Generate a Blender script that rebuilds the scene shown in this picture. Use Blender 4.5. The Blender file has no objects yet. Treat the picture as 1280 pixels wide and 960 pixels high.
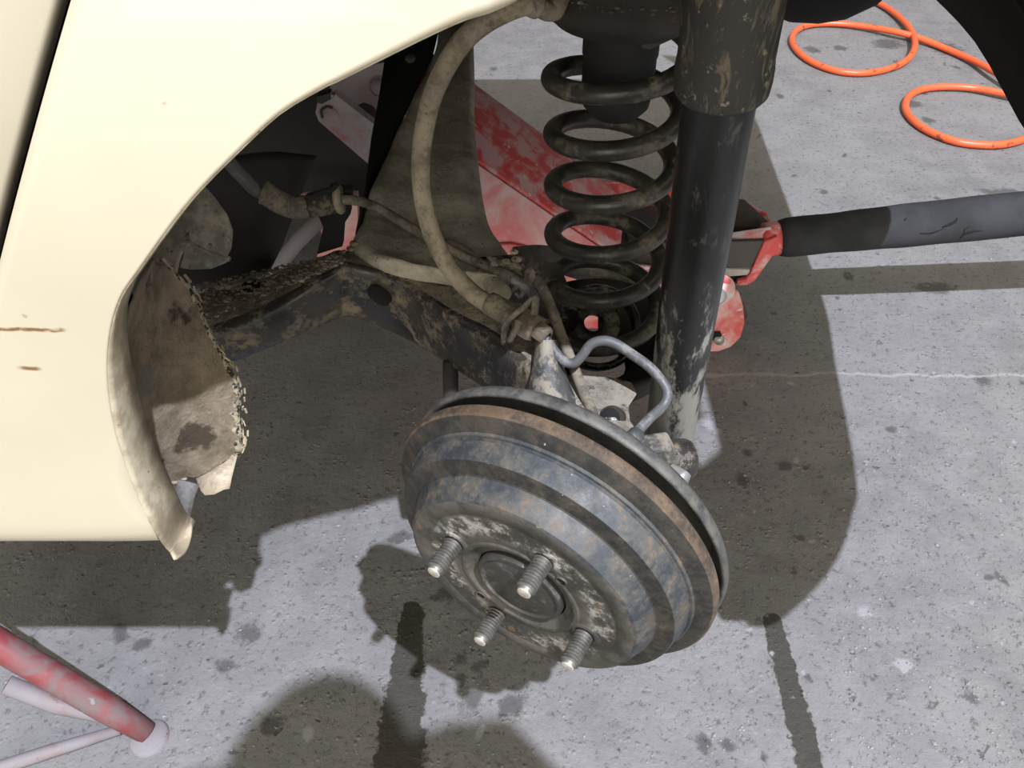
import bpy, bmesh, math, random
from mathutils import Vector, Matrix, noise

# ------------------------------------------------------------------ camera, world, lights, exposure
SC = bpy.context.scene
COL = SC.collection
HC, PITCH, FPX = 0.95, math.radians(43), 1035.0
cam_d = bpy.data.cameras.new('camera')
cam_d.sensor_fit = 'HORIZONTAL'; cam_d.sensor_width = 36.0
cam_d.lens = 36.0 * FPX / 1280.0
cam_d.clip_start = 0.02; cam_d.clip_end = 100
cam = bpy.data.objects.new('camera', cam_d); COL.objects.link(cam)
cam.location = (0, 0, HC); cam.rotation_euler = (math.pi / 2 - PITCH, 0, 0)
SC.camera = cam

world = bpy.data.worlds.new('workshop_air'); SC.world = world; world.use_nodes = True
bg = world.node_tree.nodes['Background']
bg.inputs[0].default_value = (1.0, 0.93, 0.79, 1); bg.inputs[1].default_value = 0.58

LAMP = Vector((1.5, -2.4, 6.45))
ld = bpy.data.lights.new('ceiling_lamp', 'POINT'); ld.energy = 1900; ld.color = (0.90, 0.93, 1.08); ld.shadow_soft_size = 0.045
lo = bpy.data.objects.new('ceiling_lamp', ld); COL.objects.link(lo); lo.location = LAMP

dd = bpy.data.lights.new('added_front_fill', 'AREA'); dd.shape = 'RECTANGLE'; dd.size = 5.0; dd.size_y = 2.6; dd.energy = 95; dd.color = (1.0, 0.95, 0.83)  # soft fill added on the camera side to brighten the near shadows
do = bpy.data.objects.new('added_front_fill', dd); COL.objects.link(do); do.location = (0.3, -4.2, 2.0); do.rotation_euler = (math.radians(78), 0, 0)

vs = SC.view_settings
vs.view_transform = 'Standard'; vs.look = 'None'; vs.gamma = 1; vs.use_curve_mapping = False
vs.exposure = 1.2

# ------------------------------------------------------------------ helpers: photo geometry
RT = Vector((1, 0, 0)); FW = Vector((0, math.cos(PITCH), -math.sin(PITCH))); UP = Vector((0, math.sin(PITCH), math.cos(PITCH)))
CAM = Vector((0, 0, HC))
def ray(px, py): return RT * ((px - 640) / FPX) + UP * ((480 - py) / FPX) + FW
def P(px, py, Y=None, Z=None):
    """the world point seen at a photo pixel, at a known distance Y or height Z (Z above the floor)"""
    d = ray(px, py)
    if Y is not None: return CAM + d * (Y / d.y)
    return CAM + d * ((Z - HC) / d.z)
rnd = random.Random(7)

# ------------------------------------------------------------------ helpers: materials
class NT:
    def __init__(s, name):
        s.m = bpy.data.materials.new(name); s.m.use_nodes = True
        s.t = s.m.node_tree; s.b = s.t.nodes['Principled BSDF']
        s.co = s.t.nodes.new('ShaderNodeTexCoord').outputs['Object']
    def link(s, a, b): s.t.links.new(a, b)
    def put(s, sock, v):
        if hasattr(v, 'links') or hasattr(v, 'is_linked'): s.link(v, sock)
        else:
            if isinstance(v, tuple) and len(v) == 3 and sock.type == 'RGBA': v = v + (1,)
            sock.default_value = v
    def noise(s, scale, detail=5, rough=.6, vec=None, dist=0.0):
        n = s.t.nodes.new('ShaderNodeTexNoise'); n.inputs['Scale'].default_value = scale
        n.inputs['Detail'].default_value = detail; n.inputs['Roughness'].default_value = rough; n.inputs['Distortion'].default_value = dist
        s.link(vec or s.co, n.inputs['Vector']); return n.outputs[0]
    def voro(s, scale, feature='F1'):
        n = s.t.nodes.new('ShaderNodeTexVoronoi'); n.feature = feature; n.inputs['Scale'].default_value = scale
        s.link(s.co, n.inputs['Vector']); return n.outputs['Distance']
    def ramp(s, v, a, b, lo=0., hi=1.):
        n = s.t.nodes.new('ShaderNodeMapRange'); n.interpolation_type = 'SMOOTHSTEP'
        s.put(n.inputs['Value'], v); n.inputs['From Min'].default_value = a; n.inputs['From Max'].default_value = b
        n.inputs['To Min'].default_value = lo; n.inputs['To Max'].default_value = hi; return n.outputs['Result']
    def math(s, op, a, b=0., c=0.):
        n = s.t.nodes.new('ShaderNodeMath'); n.operation = op
        s.put(n.inputs[0], a); s.put(n.inputs[1], b)
        if op in ('MULTIPLY_ADD',): s.put(n.inputs[2], c)
        return n.outputs[0]
    def mix(s, f, a, b):
        n = s.t.nodes.new('ShaderNodeMix'); n.data_type = 'RGBA'
        s.put(n.inputs[0], f); s.put(n.inputs[6], a); s.put(n.inputs[7], b); return n.outputs[2]
    def xyz(s, vec=None):
        n = s.t.nodes.new('ShaderNodeSeparateXYZ'); s.link(vec or s.co, n.inputs[0]); return n.outputs
    def attr(s, name):
        n = s.t.nodes.new('ShaderNodeAttribute'); n.attribute_name = name; return n.outputs['Fac']
    def squash(s, sx, sy, sz):
        n = s.t.nodes.new('ShaderNodeMapping'); n.inputs['Scale'].default_value = (sx, sy, sz); s.link(s.co, n.inputs['Vector']); return n.outputs[0]
    def bump(s, h, strength=.3, dist=.002, after=None):
        n = s.t.nodes.new('ShaderNodeBump'); n.inputs['Strength'].default_value = strength; n.inputs['Distance'].default_value = dist
        s.link(h, n.inputs['Height'])
        if after: s.link(after, n.inputs['Normal'])
        return n.outputs[0]
    def done(s, col, rough=.6, metal=0., nrm=None, spec=None, coat=0.):
        s.put(s.b.inputs['Base Color'], col); s.put(s.b.inputs['Roughness'], rough); s.put(s.b.inputs['Metallic'], metal)
        if nrm: s.link(nrm, s.b.inputs['Normal'])
        if spec is not None: s.b.inputs['Specular IOR Level'].default_value = spec
        s.b.inputs['Coat Weight'].default_value = coat
        return s.m

def dirty(name, base, dirt, lo=.42, hi=.62, scale=28, r0=.4, r1=.9, speck=None, speck_at=(.62, .68), metal=0., bump=.35, pits=False, spec=.5):
    n = NT(name)
    a = n.noise(scale, 8, .65, dist=.3); b = n.noise(scale * 5, 6, .7)
    f = n.ramp(n.math('MULTIPLY_ADD', b, .45, n.math('MULTIPLY', a, .75)), lo + .09, hi + .09)
    col = n.mix(f, base, dirt)
    tone = n.noise(scale * .6, 3)
    col = n.mix(n.ramp(tone, .3, .7, 0, .35), col, tuple(c * .55 for c in dirt))
    if speck: col = n.mix(n.ramp(n.noise(scale * 3.1, 7, .75), *speck_at), col, speck)
    h = n.math('ADD', n.math('MULTIPLY', f, .6), n.math('MULTIPLY', b, .6))
    if pits:
        p = n.ramp(n.voro(170), .10, .26); gate = n.ramp(n.noise(40, 3), .5, .58)
        pit = n.math('MULTIPLY', n.math('SUBTRACT', 1., p), gate)
        col = n.mix(pit, col, tuple(c * .25 for c in dirt)); h = n.math('SUBTRACT', h, n.math('MULTIPLY', pit, 1.2))
    rough = n.math('ADD', n.math('MULTIPLY', f, r1 - r0), r0)
    return n.done(col, rough, n.math('MULTIPLY', n.math('SUBTRACT', 1., f), metal), n.bump(h, bump, .003), spec)

def plain(name, col, rough=.6, metal=0., var=.15, scale=60):
    n = NT(name)
    c = n.mix(n.ramp(n.noise(scale, 5), .3, .7), tuple(x * (1 - var) for x in col), tuple(min(1, x * (1 + var)) for x in col))
    return n.done(c, rough, metal, n.bump(n.noise(scale * 4, 4), .12, .001))

M = {}
def paint_mat():
    n = NT('cream_paint'); X = n.xyz()
    col = n.mix(n.ramp(n.noise(6, 3), .3, .7), (.445, .40, .295), (.48, .432, .318))
    wob = n.math('MULTIPLY', n.math('SUBTRACT', n.noise(60, 3), .5), .004)
    for z0, x0, x1, w in ((.6785, -.40, -.2305, .0011), (.6515, -.268, -.2535, .0012), (.6515, -.40, -.285, .0008)):
        d = n.math('ABSOLUTE', n.math('ADD', n.math('SUBTRACT', X[2], z0), wob))
        k = n.math('MULTIPLY', n.ramp(d, w * .4, w * 1.7, 1, 0), n.math('MULTIPLY', n.ramp(X[0], x1 - .004, x1 + .001, 1, 0), n.ramp(X[0], x0, x0 + .006)))
        k = n.math('MULTIPLY', k, n.ramp(n.noise(150, 2), .3, .5, .35, 1))
        col = n.mix(k, col, (.16, .085, .03))
    spot = n.ramp(n.noise(95, 2, .4), .75, .79); col = n.mix(n.math('MULTIPLY', spot, .7), col, (.3, .22, .12))
    return n.done(col, .33, 0, n.bump(n.noise(500, 2), .02, .0005), .5, .25)
M['paint'] = paint_mat()
def flange_mat():
    n = NT('soiled_cream_paint')
    f = n.ramp(n.noise(45, 6, .7), .38, .62)
    col = n.mix(f, (.46, .41, .30), (.29, .24, .165)); col = n.mix(n.ramp(n.noise(120, 4), .66, .72), col, (.2, .12, .06))
    return n.done(col, .6, 0, n.bump(n.noise(200, 4), .2, .001))
M['flange'] = flange_mat()
def liner_mat():
    n = NT('mud_coated_liner')
    a = n.noise(34, 10, .75, dist=.15); b = n.noise(130, 7, .8)
    col = n.mix(n.ramp(a, .3, .7), (.15, .12, .08), (.36, .30, .22))
    st = n.noise(60, 6, .7, n.squash(1, .35, .25)); col = n.mix(n.ramp(st, .56, .68, 0, .55), col, (.20, .20, .185))
    col = n.mix(n.ramp(n.noise(16, 7, .6), .60, .68), col, (.06, .047, .033))
    def patch(px, py, Y, r):
        c = P(px, py, Y=Y) - Vector((0, .9, 0))
        q = n.t.nodes.new('ShaderNodeVectorMath'); q.operation = 'DISTANCE'; n.link(n.co, q.inputs[0]); q.inputs[1].default_value = c
        return n.ramp(n.math('ADD', q.outputs['Value'], n.math('MULTIPLY', n.math('SUBTRACT', n.noise(70, 6, .7), .5), .03)), r * .8, r * 1.1, 1, 0)
    col = n.mix(patch(250, 556, .405, .017), col, (.085, .066, .046)); col = n.mix(n.math('MULTIPLY', patch(190, 592, .385, .012), .7), col, (.07, .055, .04))
    col = n.mix(n.math('MULTIPLY', patch(192, 478, .39, .014), .7), col, (.20, .20, .185))
    edge = n.ramp(n.math('ADD', n.attr('edge'), n.math('MULTIPLY', n.math('SUBTRACT', n.noise(160, 4), .5), .16)), .955, .97)
    chip = n.ramp(n.noise(210, 4), .44, .52)
    col = n.mix(edge, col, n.mix(chip, (.05, .045, .035), (.50, .45, .32)))
    return n.done(col, .95, 0, n.bump(n.math('ADD', n.math('MULTIPLY', a, .8), b), .8, .007), .2)
M['liner'] = liner_mat()
M['black'] = plain('black_underseal', (.012, .012, .012), .85)
M['bumper'] = plain('black_plastic', (.016, .016, .015), .8)
M['tank'] = dirty('dusty_black_plastic', (.02, .02, .02), (.05, .047, .043), .4, .7, 9, .6, .9, bump=.1)
M['steel_plate'] = dirty('scuffed_grey_steel', (.15, .145, .125), (.34, .31, .25), .45, .62, 30, .55, .9, (.05, .047, .04), (.58, .66))
M['arm'] = dirty('glossy_black_steel_with_mud', (.012, .013, .016), (.20, .165, .11), .50, .66, 30, .16, .95, bump=.4)
M['armtop'] = dirty('crusted_mud', (.15, .135, .10), (.36, .315, .23), .34, .60, 55, .9, .98, (.012, .011, .01), (.55, .64), bump=.9)
M['beam'] = dirty('pitted_mud_steel', (.22, .205, .155), (.46, .42, .33), .36, .66, 16, .8, .95, bump=.45, pits=True, spec=.3)
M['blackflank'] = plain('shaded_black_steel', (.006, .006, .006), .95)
M['spring'] = dirty('black_spring_steel', (.018, .018, .017), (.15, .13, .095), .50, .68, 34, .35, .9, bump=.2)
M['cup'] = dirty('black_spring_cup', (.012, .012, .012), (.15, .115, .075), .60, .72, 22, .7, .95)
M['rubber'] = plain('black_rubber', (.011, .011, .011), .75)
def shock_mat():
    n = NT('shock_cylinder'); X = n.xyz()
    h = n.ramp(X[2], .04, .26, 1, 0)
    a = n.noise(60, 8, .75, n.squash(1, 1, .3)); b = n.noise(190, 6, .8)
    f = n.math('MULTIPLY', n.ramp(n.math('ADD', a, n.math('MULTIPLY', h, .17)), .56, .68), n.ramp(h, 0, .35, .25, 1))
    col = n.mix(f, (.008, .0085, .0085), (.25, .245, .22))
    s = n.ramp(n.noise(34, 5, .6, n.squash(1, 1, .22)), .66, .71); col = n.mix(n.math('MULTIPLY', s, n.ramp(h, .35, .7)), col, (.42, .36, .25))
    col = n.mix(n.ramp(b, .70, .74), col, (.35, .34, .31))
    return n.done(col, n.ramp(f, 0, 1, .28, .8), 0, n.bump(n.math('ADD', f, b), .2, .0015), .5)
M['shock'] = shock_mat()
M['cover'] = None
def cover_mat():
    n = NT('dust_cover_plastic'); X = n.xyz()
    a = n.noise(75, 8, .7, n.squash(1, 1, .3), .5)
    f = n.ramp(a, .53, .62)
    col = n.mix(f, (.030, .030, .027), (.125, .102, .072))
    col = n.mix(n.ramp(n.noise(150, 5), .62, .68), col, (.19, .17, .13))
    lip = n.ramp(X[2], .323, .333, 1, 0); col = n.mix(n.math('MULTIPLY', lip, .8), col, (.21, .17, .11))
    return n.done(col, .7, 0, n.bump(f, .35, .002), .4)
M['cover'] = cover_mat()
def drum_mat(name, c0, c1, rust, rlo, rhi, met=.0):
    n = NT(name); X = n.xyz()
    a = n.noise(48, 9, .72); b = n.noise(150, 7, .8)
    col = n.mix(n.ramp(n.math('ADD', n.math('MULTIPLY', a, .7), n.math('MULTIPLY', b, .3)), .42, .58), c0, c1)
    col = n.mix(n.ramp(n.noise(22, 6, .7), .52, .64, 0, .6), col, tuple(x * .5 + y * .35 for x, y in zip(c1, rust)))
    col = n.mix(n.ramp(n.math('ADD', n.math('MULTIPLY', a, .4), n.math('MULTIPLY', b, .6)), rlo, rhi, 0, .85), col, rust)
    col = n.mix(n.ramp(n.noise(210, 4), .72, .76), col, (.5, .48, .44))
    return n.done(col, n.ramp(b, .3, .7, .42, .75), met, n.bump(n.math('ADD', a, b), .25, .0012), .5)
M['drum'] = drum_mat('blue_grey_drum_iron', (.022, .027, .032), (.060, .060, .055), (.12, .085, .05), .53, .62)
M['rustlip'] = drum_mat('rusty_drum_lip', (.045, .034, .025), (.10, .072, .048), (.18, .105, .052), .53, .65)
M['lipface'] = drum_mat('shade_painted_drum_iron', (.012, .012, .011), (.034, .030, .024), (.085, .066, .042), .56, .64)  # drum iron darkened: shade on the outward-facing steps put into the colour
M['backplate'] = drum_mat('backing_plate_steel', (.035, .037, .036), (.085, .083, .073), (.12, .10, .065), .55, .66)
def face_mat():
    n = NT('worn_hub_face_iron'); X = n.xyz()
    r = n.math('SQRT', n.math('ADD', n.math('MULTIPLY', X[0], X[0]), n.math('MULTIPLY', X[1], X[1])))
    a = n.noise(40, 7, .65); b = n.noise(180, 6, .8)
    col = n.mix(n.ramp(a, .35, .65), (.038, .038, .034), (.09, .084, .07))
    ring = n.math('MULTIPLY', n.ramp(r, .052, .062), n.ramp(r, .072, .076, 1, 0))
    worn = n.math('MULTIPLY', ring, n.ramp(n.math('ADD', n.math('MULTIPLY', a, .5), n.math('MULTIPLY', b, .5)), .49, .58))
    col = n.mix(worn, col, (.33, .32, .30))
    col = n.mix(n.ramp(n.noise(60, 4), .66, .7), col, (.13, .085, .05))
    return n.done(col, n.ramp(b, .3, .7, .4, .7), .15, n.bump(n.math('ADD', a, b), .25, .0012), .5)
M['face'] = face_mat()
M['capmat'] = dirty('greasy_cap_steel', (.05, .049, .045), (.13, .125, .115), .5, .72, 60, .3, .6, (.3, .3, .29), (.68, .74), metal=.3, bump=.15)
M['stud'] = plain('stud_steel', (.16, .158, .145), .42, .7, .35, 130)
M['studend'] = plain('stud_bright_end', (.42, .39, .34), .5, .4, .35, 200)
M['hole'] = plain('dark_hole', (.004, .004, .004), .95)
M['hose'] = dirty('dusty_rubber_hose', (.12, .10, .07), (.28, .24, .175), .36, .6, 45, .85, .95, (.09, .08, .065), (.60, .66), bump=.25)
M['pipe'] = dirty('grey_brake_pipe', (.075, .078, .082), (.19, .185, .17), .5, .66, 60, .45, .8, bump=.15)
M['cable'] = dirty('dirty_cable_sheath', (.07, .063, .05), (.2, .175, .13), .42, .6, 60, .8, .95, bump=.2)
M['nut'] = dirty('dirty_brass_nut', (.085, .066, .042), (.15, .125, .088), .45, .6, 60, .5, .9)
M['gusset'] = dirty('scraped_blue_black_bracket', (.035, .04, .047), (.25, .225, .175), .47, .58, 30, .5, .9, (.30, .2, .09), (.64, .70))
M['tanplate'] = dirty('dry_mud_plate', (.13, .115, .09), (.26, .235, .185), .4, .6, 24, .85, .95, (.045, .048, .05), (.54, .62))
def red_mat(name, red, dust, lo, hi, scale=16, fleck=(.52, .5, .5)):
    n = NT(name)
    f = n.ramp(n.noise(scale, 7, .62, dist=.4), lo, hi)
    col = n.mix(f, red, dust)
    col = n.mix(n.ramp(n.noise(scale * 3, 4, .5), .66, .69), col, fleck)
    col = n.mix(n.ramp(n.noise(scale * 5, 5), .7, .74), col, tuple(c * .4 for c in red))
    return n.done(col, n.ramp(f, 0, 1, .45, .85), 0, n.bump(n.noise(150, 5), .2, .001), .3)
M['red'] = red_mat('chipped_red_paint', (.60, .085, .085), (.60, .36, .36), .44, .60, 26)
M['pinkred'] = red_mat('scuffed_red_paint', (.56, .10, .10), (.58, .36, .35), .40, .66, 22)
M['pink'] = red_mat('dusty_red_paint', (.60, .19, .20), (.60, .43, .43), .40, .62, 11)
M['ashred'] = red_mat('sanded_red_paint', (.50, .17, .17), (.46, .41, .41), .32, .50, 13)
M['jackpale'] = red_mat('bare_jack_steel', (.40, .33, .32), (.48, .45, .44), .3, .5, 20)
M['stand'] = red_mat('faded_red_stand_paint', (.17, .040, .043), (.13, .10, .10), .38, .58, 20, (.19, .17, .17))
M['standwhite'] = red_mat('bare_stand_paint', (.17, .125, .125), (.185, .175, .185), .3, .5, 14, (.16, .11, .11))
M['jackdark'] = dirty('dusty_dark_jack_steel', (.04, .036, .034), (.11, .10, .095), .4, .7, 14, .6, .9, bump=.1)
M['jackgrey'] = dirty('grey_jack_cylinder', (.14, .135, .125), (.24, .23, .21), .4, .6, 20, .6, .9, bump=.1)
M['bolt'] = plain('bright_bolt_steel', (.36, .35, .33), .45, .5)
def foam_mat():
    n = NT('charcoal_foam_grip')
    col = n.mix(n.ramp(n.noise(18, 5), .35, .65), (.021, .0225, .024), (.033, .034, .037))
    return n.done(col, .9, 0, n.bump(n.noise(420, 4), .3, .001), .3)
M['foam'] = foam_mat()
def airhose_mat():
    n = NT('orange_hose_rubber')
    k = n.ramp(n.noise(46, 2, .4), .64, .68)
    col = n.mix(n.math('MULTIPLY', k, .75), (.72, .11, .035), (.16, .04, .02))
    return n.done(col, .38, 0, None, .5)
M['airhose'] = airhose_mat()
M['galv'] = dirty('bare_galvanised_strip', (.085, .085, .085), (.17, .165, .15), .4, .65, 60, .5, .8, (.1, .09, .07), (.64, .7))
M['torn'] = dirty('torn_painted_edge', (.40, .34, .24), (.24, .19, .13), .45, .66, 60, .5, .9)
M['skin'] = plain('skin', (.55, .36, .27), .6)
M['cloth'] = plain('dark_work_clothes', (.05, .06, .08), .9)
M['hair'] = plain('dark_hair', (.03, .022, .018), .7)

# ------------------------------------------------------------------ helpers: objects
LOC = {}
def root(name, label=None, cat=None, loc=(0, 0, 0), group=None):
    o = bpy.data.objects.new(name, None); COL.objects.link(o); o.location = loc; o.empty_display_size = .05
    if label: o['label'] = label
    if cat: o['category'] = cat
    if group: o['group'] = group
    LOC[o] = Vector(loc); return o
def link(name, bm, mat, parent=None, smooth=True, kind=None, label=None, local=False):
    """bm holds world coordinates; the mesh is stored relative to its thing's base"""
    me = bpy.data.meshes.new(name)
    off = LOC.get(parent, Vector()) if parent is not None else Vector()
    if not local: bmesh.ops.translate(bm, verts=bm.verts, vec=-off)
    bmesh.ops.recalc_face_normals(bm, faces=bm.faces)
    bm.to_mesh(me); bm.free()
    if smooth:
        for p in me.polygons: p.use_smooth = True
    mats = mat if isinstance(mat, (list, tuple)) else [mat]
    for m in mats: me.materials.append(m)
    o = bpy.data.objects.new(name, me); COL.objects.link(o)
    if parent is not None: o.parent = parent
    LOC[o] = off
    if kind: o['kind'] = kind
    if label: o['label'] = label
    return o
def auto(o, ang=35):
    o.data.set_sharp_from_angle(angle=math.radians(ang)); return o
def mod_bevel(o, w=.002, seg=2, ang=35):
    b = o.modifiers.new('bevel', 'BEVEL'); b.width = w; b.segments = seg; b.limit_method = 'ANGLE'; b.angle_limit = math.radians(ang); return o
def mod_solid(o, t=.0015, off=-1):
    s = o.modifiers.new('solid', 'SOLIDIFY'); s.thickness = t; s.offset = off; return o

def catmull(pts, n=8):
    pts = [Vector(p) for p in pts]; out = []
    for i in range(len(pts) - 1):
        p0 = pts[i - 1] if i else pts[0] * 2 - pts[1]; p1, p2 = pts[i], pts[i + 1]
        p3 = pts[i + 2] if i + 2 < len(pts) else pts[-1] * 2 - pts[-2]
        for k in range(n):
            t = k / n
            out.append(.5 * (2 * p1 + (p2 - p0) * t + (2 * p0 - 5 * p1 + 4 * p2 - p3) * t * t + (3 * p1 - p0 - 3 * p2 + p3) * t ** 3))
    out.append(pts[-1]); return out
def tube(pts, r, seg=14, bm=None, cap=True, squash=1.0):
    bm = bm or bmesh.new(); rings = []; N = len(pts)
    t = (pts[1] - pts[0]).normalized(); nrm = t.orthogonal().normalized()
    for i, p in enumerate(pts):
        t2 = (pts[min(i + 1, N - 1)] - pts[max(i - 1, 0)]).normalized()
        q = t.rotation_difference(t2); nrm = (q @ nrm).normalized(); nrm = (nrm - t2 * nrm.dot(t2)).normalized(); t = t2
        b = t.cross(nrm); rr = r[i] if isinstance(r, (list, tuple)) else r
        rings.append([bm.verts.new(p + (nrm * math.cos(2 * math.pi * k / seg) + b * math.sin(2 * math.pi * k / seg) * squash) * rr) for k in range(seg)])
    for a, b in zip(rings, rings[1:]):
        for k in range(seg): bm.faces.new((a[k], a[(k + 1) % seg], b[(k + 1) % seg], b[k]))
    if cap: bm.faces.new(rings[0][::-1]); bm.faces.new(rings[-1])
    return bm
def ctube(pts, r, n=8, seg=14): return tube(catmull(pts, n), r, seg)
def frame_of(axis):
    z = Vector(axis).normalized(); x = Vector((0, 0, 1)).cross(z)
    if x.length < 1e-4: x = Vector((1, 0, 0))
    x.normalize(); y = z.cross(x)
    return Matrix((x, y, z)).transposed().to_4x4()
def lathe(prof, seg=64, axis=(0, 0, 1), at=(0, 0, 0), bm=None, phase=0, capends=False):
    """prof: list of (radius, height along the axis)"""
    bm = bm or bmesh.new(); m = Matrix.Translation(at) @ frame_of(axis); rings = []
    for r, h in prof:
        if r < 1e-6: rings.append([bm.verts.new(m @ Vector((0, 0, h)))])
        else: rings.append([bm.verts.new(m @ Vector((r * math.cos(2 * math.pi * k / seg + phase), r * math.sin(2 * math.pi * k / seg + phase), h))) for k in range(seg)])
    for a, b in zip(rings, rings[1:]):
        for k in range(seg):
            k2 = (k + 1) % seg
            if len(a) == 1 and len(b) == 1: continue
            if len(a) == 1: bm.faces.new((a[0], b[k], b[k2]))
            elif len(b) == 1: bm.faces.new((a[k], a[k2], b[0]))
            else: bm.faces.new((a[k], a[k2], b[k2], b[k]))
    if capends:
        for r in (rings[0], rings[-1]):
            if len(r) > 2: bm.faces.new(r)
    return bm
def plate(pts, thick, bm=None, seg=None):
    """a plate: outline of world points, given thickness vector"""
    bm = bm or bmesh.new(); th = Vector(thick)
    a = [bm.verts.new(p) for p in pts]; b = [bm.verts.new(Vector(p) + th) for p in pts]; n = len(a)
    bm.faces.new(a); bm.faces.new(b[::-1])
    for i in range(n): bm.faces.new((a[i], b[i], b[(i + 1) % n], a[(i + 1) % n]))
    return bm
def loft(secs, closed=True, cap=True, bm=None):
    bm = bm or bmesh.new(); R = [[bm.verts.new(p) for p in s] for s in secs]; n = len(R[0])
    for a, b in zip(R, R[1:]):
        for k in range(n if closed else n - 1): bm.faces.new((a[k], a[(k + 1) % n], b[(k + 1) % n], b[k]))
    if cap and closed: bm.faces.new(R[0][::-1]); bm.faces.new(R[-1])
    return bm
def box(c, sx, sy, sz, rot=None, bm=None):
    bm = bm or bmesh.new(); m = Matrix.Translation(c) @ (rot.to_4x4() if rot else Matrix.Identity(4)) @ Matrix.Diagonal((sx, sy, sz, 1))
    bmesh.ops.create_cube(bm, size=1, matrix=m); return bm
def disc(c, axis, r, h=.001, seg=28, bm=None): return lathe([(0, h), (r, h), (r, -.0005)], seg, axis, c, bm)

# ------------------------------------------------------------------ floor
def floor():
    def axis(lo, hi, st, far):
        v = [lo + i * st for i in range(int((hi - lo) / st) + 1)]
        e = [.03, .08, .2, .5, 1.2, 3, 7, far]
        return [v[0] - x for x in e[::-1]] + v + [v[-1] + x for x in e]
    xs, ys = axis(-.95, 1.55, .0065, 16), axis(.28, 2.9, .0065, 16)
    # stains: (pixel x, y, half sizes in pixels, tilt)  dark oily marks and pale marks and chips of the slab, the first pale one a painted light spot
    dark = [(1085, 187 - 100, 3, 2, 0), (880, 930, 11, 16, .2), (912, 932, 10, 14, .8), (955, 945, 6, 8, 0), (1215, 872, 9, 12, .6), (1250, 720, 5, 14, .3),
            (1238, 722, 10, 5, .3), (935, 566, 8, 6, 0), (980, 583, 10, 7, .2), (930, 600, 10, 9, .5), (1000, 672, 7, 5, 0), (992, 715, 6, 5, 0), (1228, 475, 14, 9, .3),
            (1115, 536, 8, 5, 0), (640, 880, 22, 18, .3), (600, 833, 12, 9, .4), (576, 826, 10, 8, .4), (560, 742, 22, 12, .3), (592, 872, 14, 24, -.5), (575, 850, 10, 12, -.4),
            (340, 905, 16, 14, .3), (290, 942, 10, 5, 0), (500, 672, 20, 9, .2), (515, 775, 14, 25, -.2), (150, 790, 12, 14, .5), (180, 805, 14, 10, .4), (310, 790, 22, 14, -.3), (280, 832, 18, 10, -.2),
            (1068, 873, 5, 4, 0), (1080, 855, 5, 6, 0), (1160, 937, 5, 4, 0), (1010, 850, 9, 8, .3), (1020, 945, 14, 9, 0), (1230, 940, 4, 3, 0),
            (975, 120, 5, 4, 0), (1030, 240, 6, 4, 0), (1060, 345, 8, 6, 0), (1140, 130, 14, 5, .1), (1015, 62, 12, 5, 0), (1160, 150, 9, 5, .1), (820, 112, 9, 4, 0),
            (1180, 60, 22, 10, .2), (1110, 55, 22, 7, .1), (1250, 240, 30, 5, 0), (440, 388, 4, 3, 0), (425, 425, 3, 3, 0), (1170, 360, 30, 8, 0), (1050, 60, 10, 4, 0), (617, 86, 6, 3, 0)]
    r2 = random.Random(3)
    for _ in range(70):
        dark.append((r2.uniform(900, 1280), r2.uniform(60, 950), r2.uniform(1.5, 6), r2.uniform(1.5, 4), r2.uniform(0, 3)))
    for _ in range(40):
        dark.append((r2.uniform(20, 900), r2.uniform(640, 950), r2.uniform(2, 5), r2.uniform(2, 4), r2.uniform(0, 3)))
    pale = [(885, 530, 9, 21, .62), (385, 918, 9, 15, .25), (1080, 765, 12, 9, 0), (1130, 830, 14, 10, .2), (600, 915, 5, 16, -.4)]
    for _ in range(40): pale.append((r2.uniform(900, 1280), r2.uniform(440, 950), r2.uniform(2, 7), r2.uniform(2, 5), r2.uniform(0, 3)))
    # dark, slightly smoother streaks: pixel centre line, half width
    streak = [([(515, 765), (512, 800), (506, 870), (497, 975)], [15, 18, 26, 36]), ([(966, 778), (975, 815), (990, 870), (1004, 920), (1016, 985)], [13, 14, 17, 17, 20])]
    import bisect
    nx, ny = len(xs), len(ys)
    D = [1.0] * (nx * ny); W = [1.0] * (nx * ny); L = [1.0] * (nx * ny)
    def splat(A, lst):
        for px, py, hx, hy, tilt in lst:
            c = P(px, py, Z=0); ex = abs((P(px + hx, py, Z=0) - c).x); ey = abs((P(px, py + hy, Z=0) - c).y)
            ct, st = math.cos(tilt), math.sin(tilt); R = 2.2 * max(ex, ey)
            for j in range(bisect.bisect(ys, c.y - R), bisect.bisect(ys, c.y + R)):
                for i in range(bisect.bisect(xs, c.x - R), bisect.bisect(xs, c.x + R)):
                    dx, dy = xs[i] - c.x, ys[j] - c.y
                    u, v = (dx * ct + dy * st) / ex, (-dx * st + dy * ct) / ey
                    A[j * nx + i] = min(A[j * nx + i], math.hypot(u, v) - 1)
    splat(D, dark); splat(L, pale)
    for line, hw in streak:
        n = 14
        for k in range((len(line) - 1) * n + 1):
            a, t = min(k // n, len(line) - 2), k / n - min(k // n, len(line) - 2)
            px, py = (line[a][q] * (1 - t) + line[a + 1][q] * t for q in (0, 1)); h = hw[a] * (1 - t) + hw[a + 1] * t
            splat(W, [(px, py, h, h, 0)])
    me = bpy.data.meshes.new('floor')
    V = [(x, y, 0) for y in ys for x in xs]
    F = [(j * nx + i, j * nx + i + 1, (j + 1) * nx + i + 1, (j + 1) * nx + i) for j in range(ny - 1) for i in range(nx - 1)]
    me.from_pydata(V, [], F)
    for name, A in (('stain', D), ('streak', W), ('pale', L)):
        at = me.attributes.new(name, 'FLOAT', 'POINT'); at.data.foreach_set('value', A)
    n = NT('workshop_concrete'); X = n.xyz()
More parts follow.
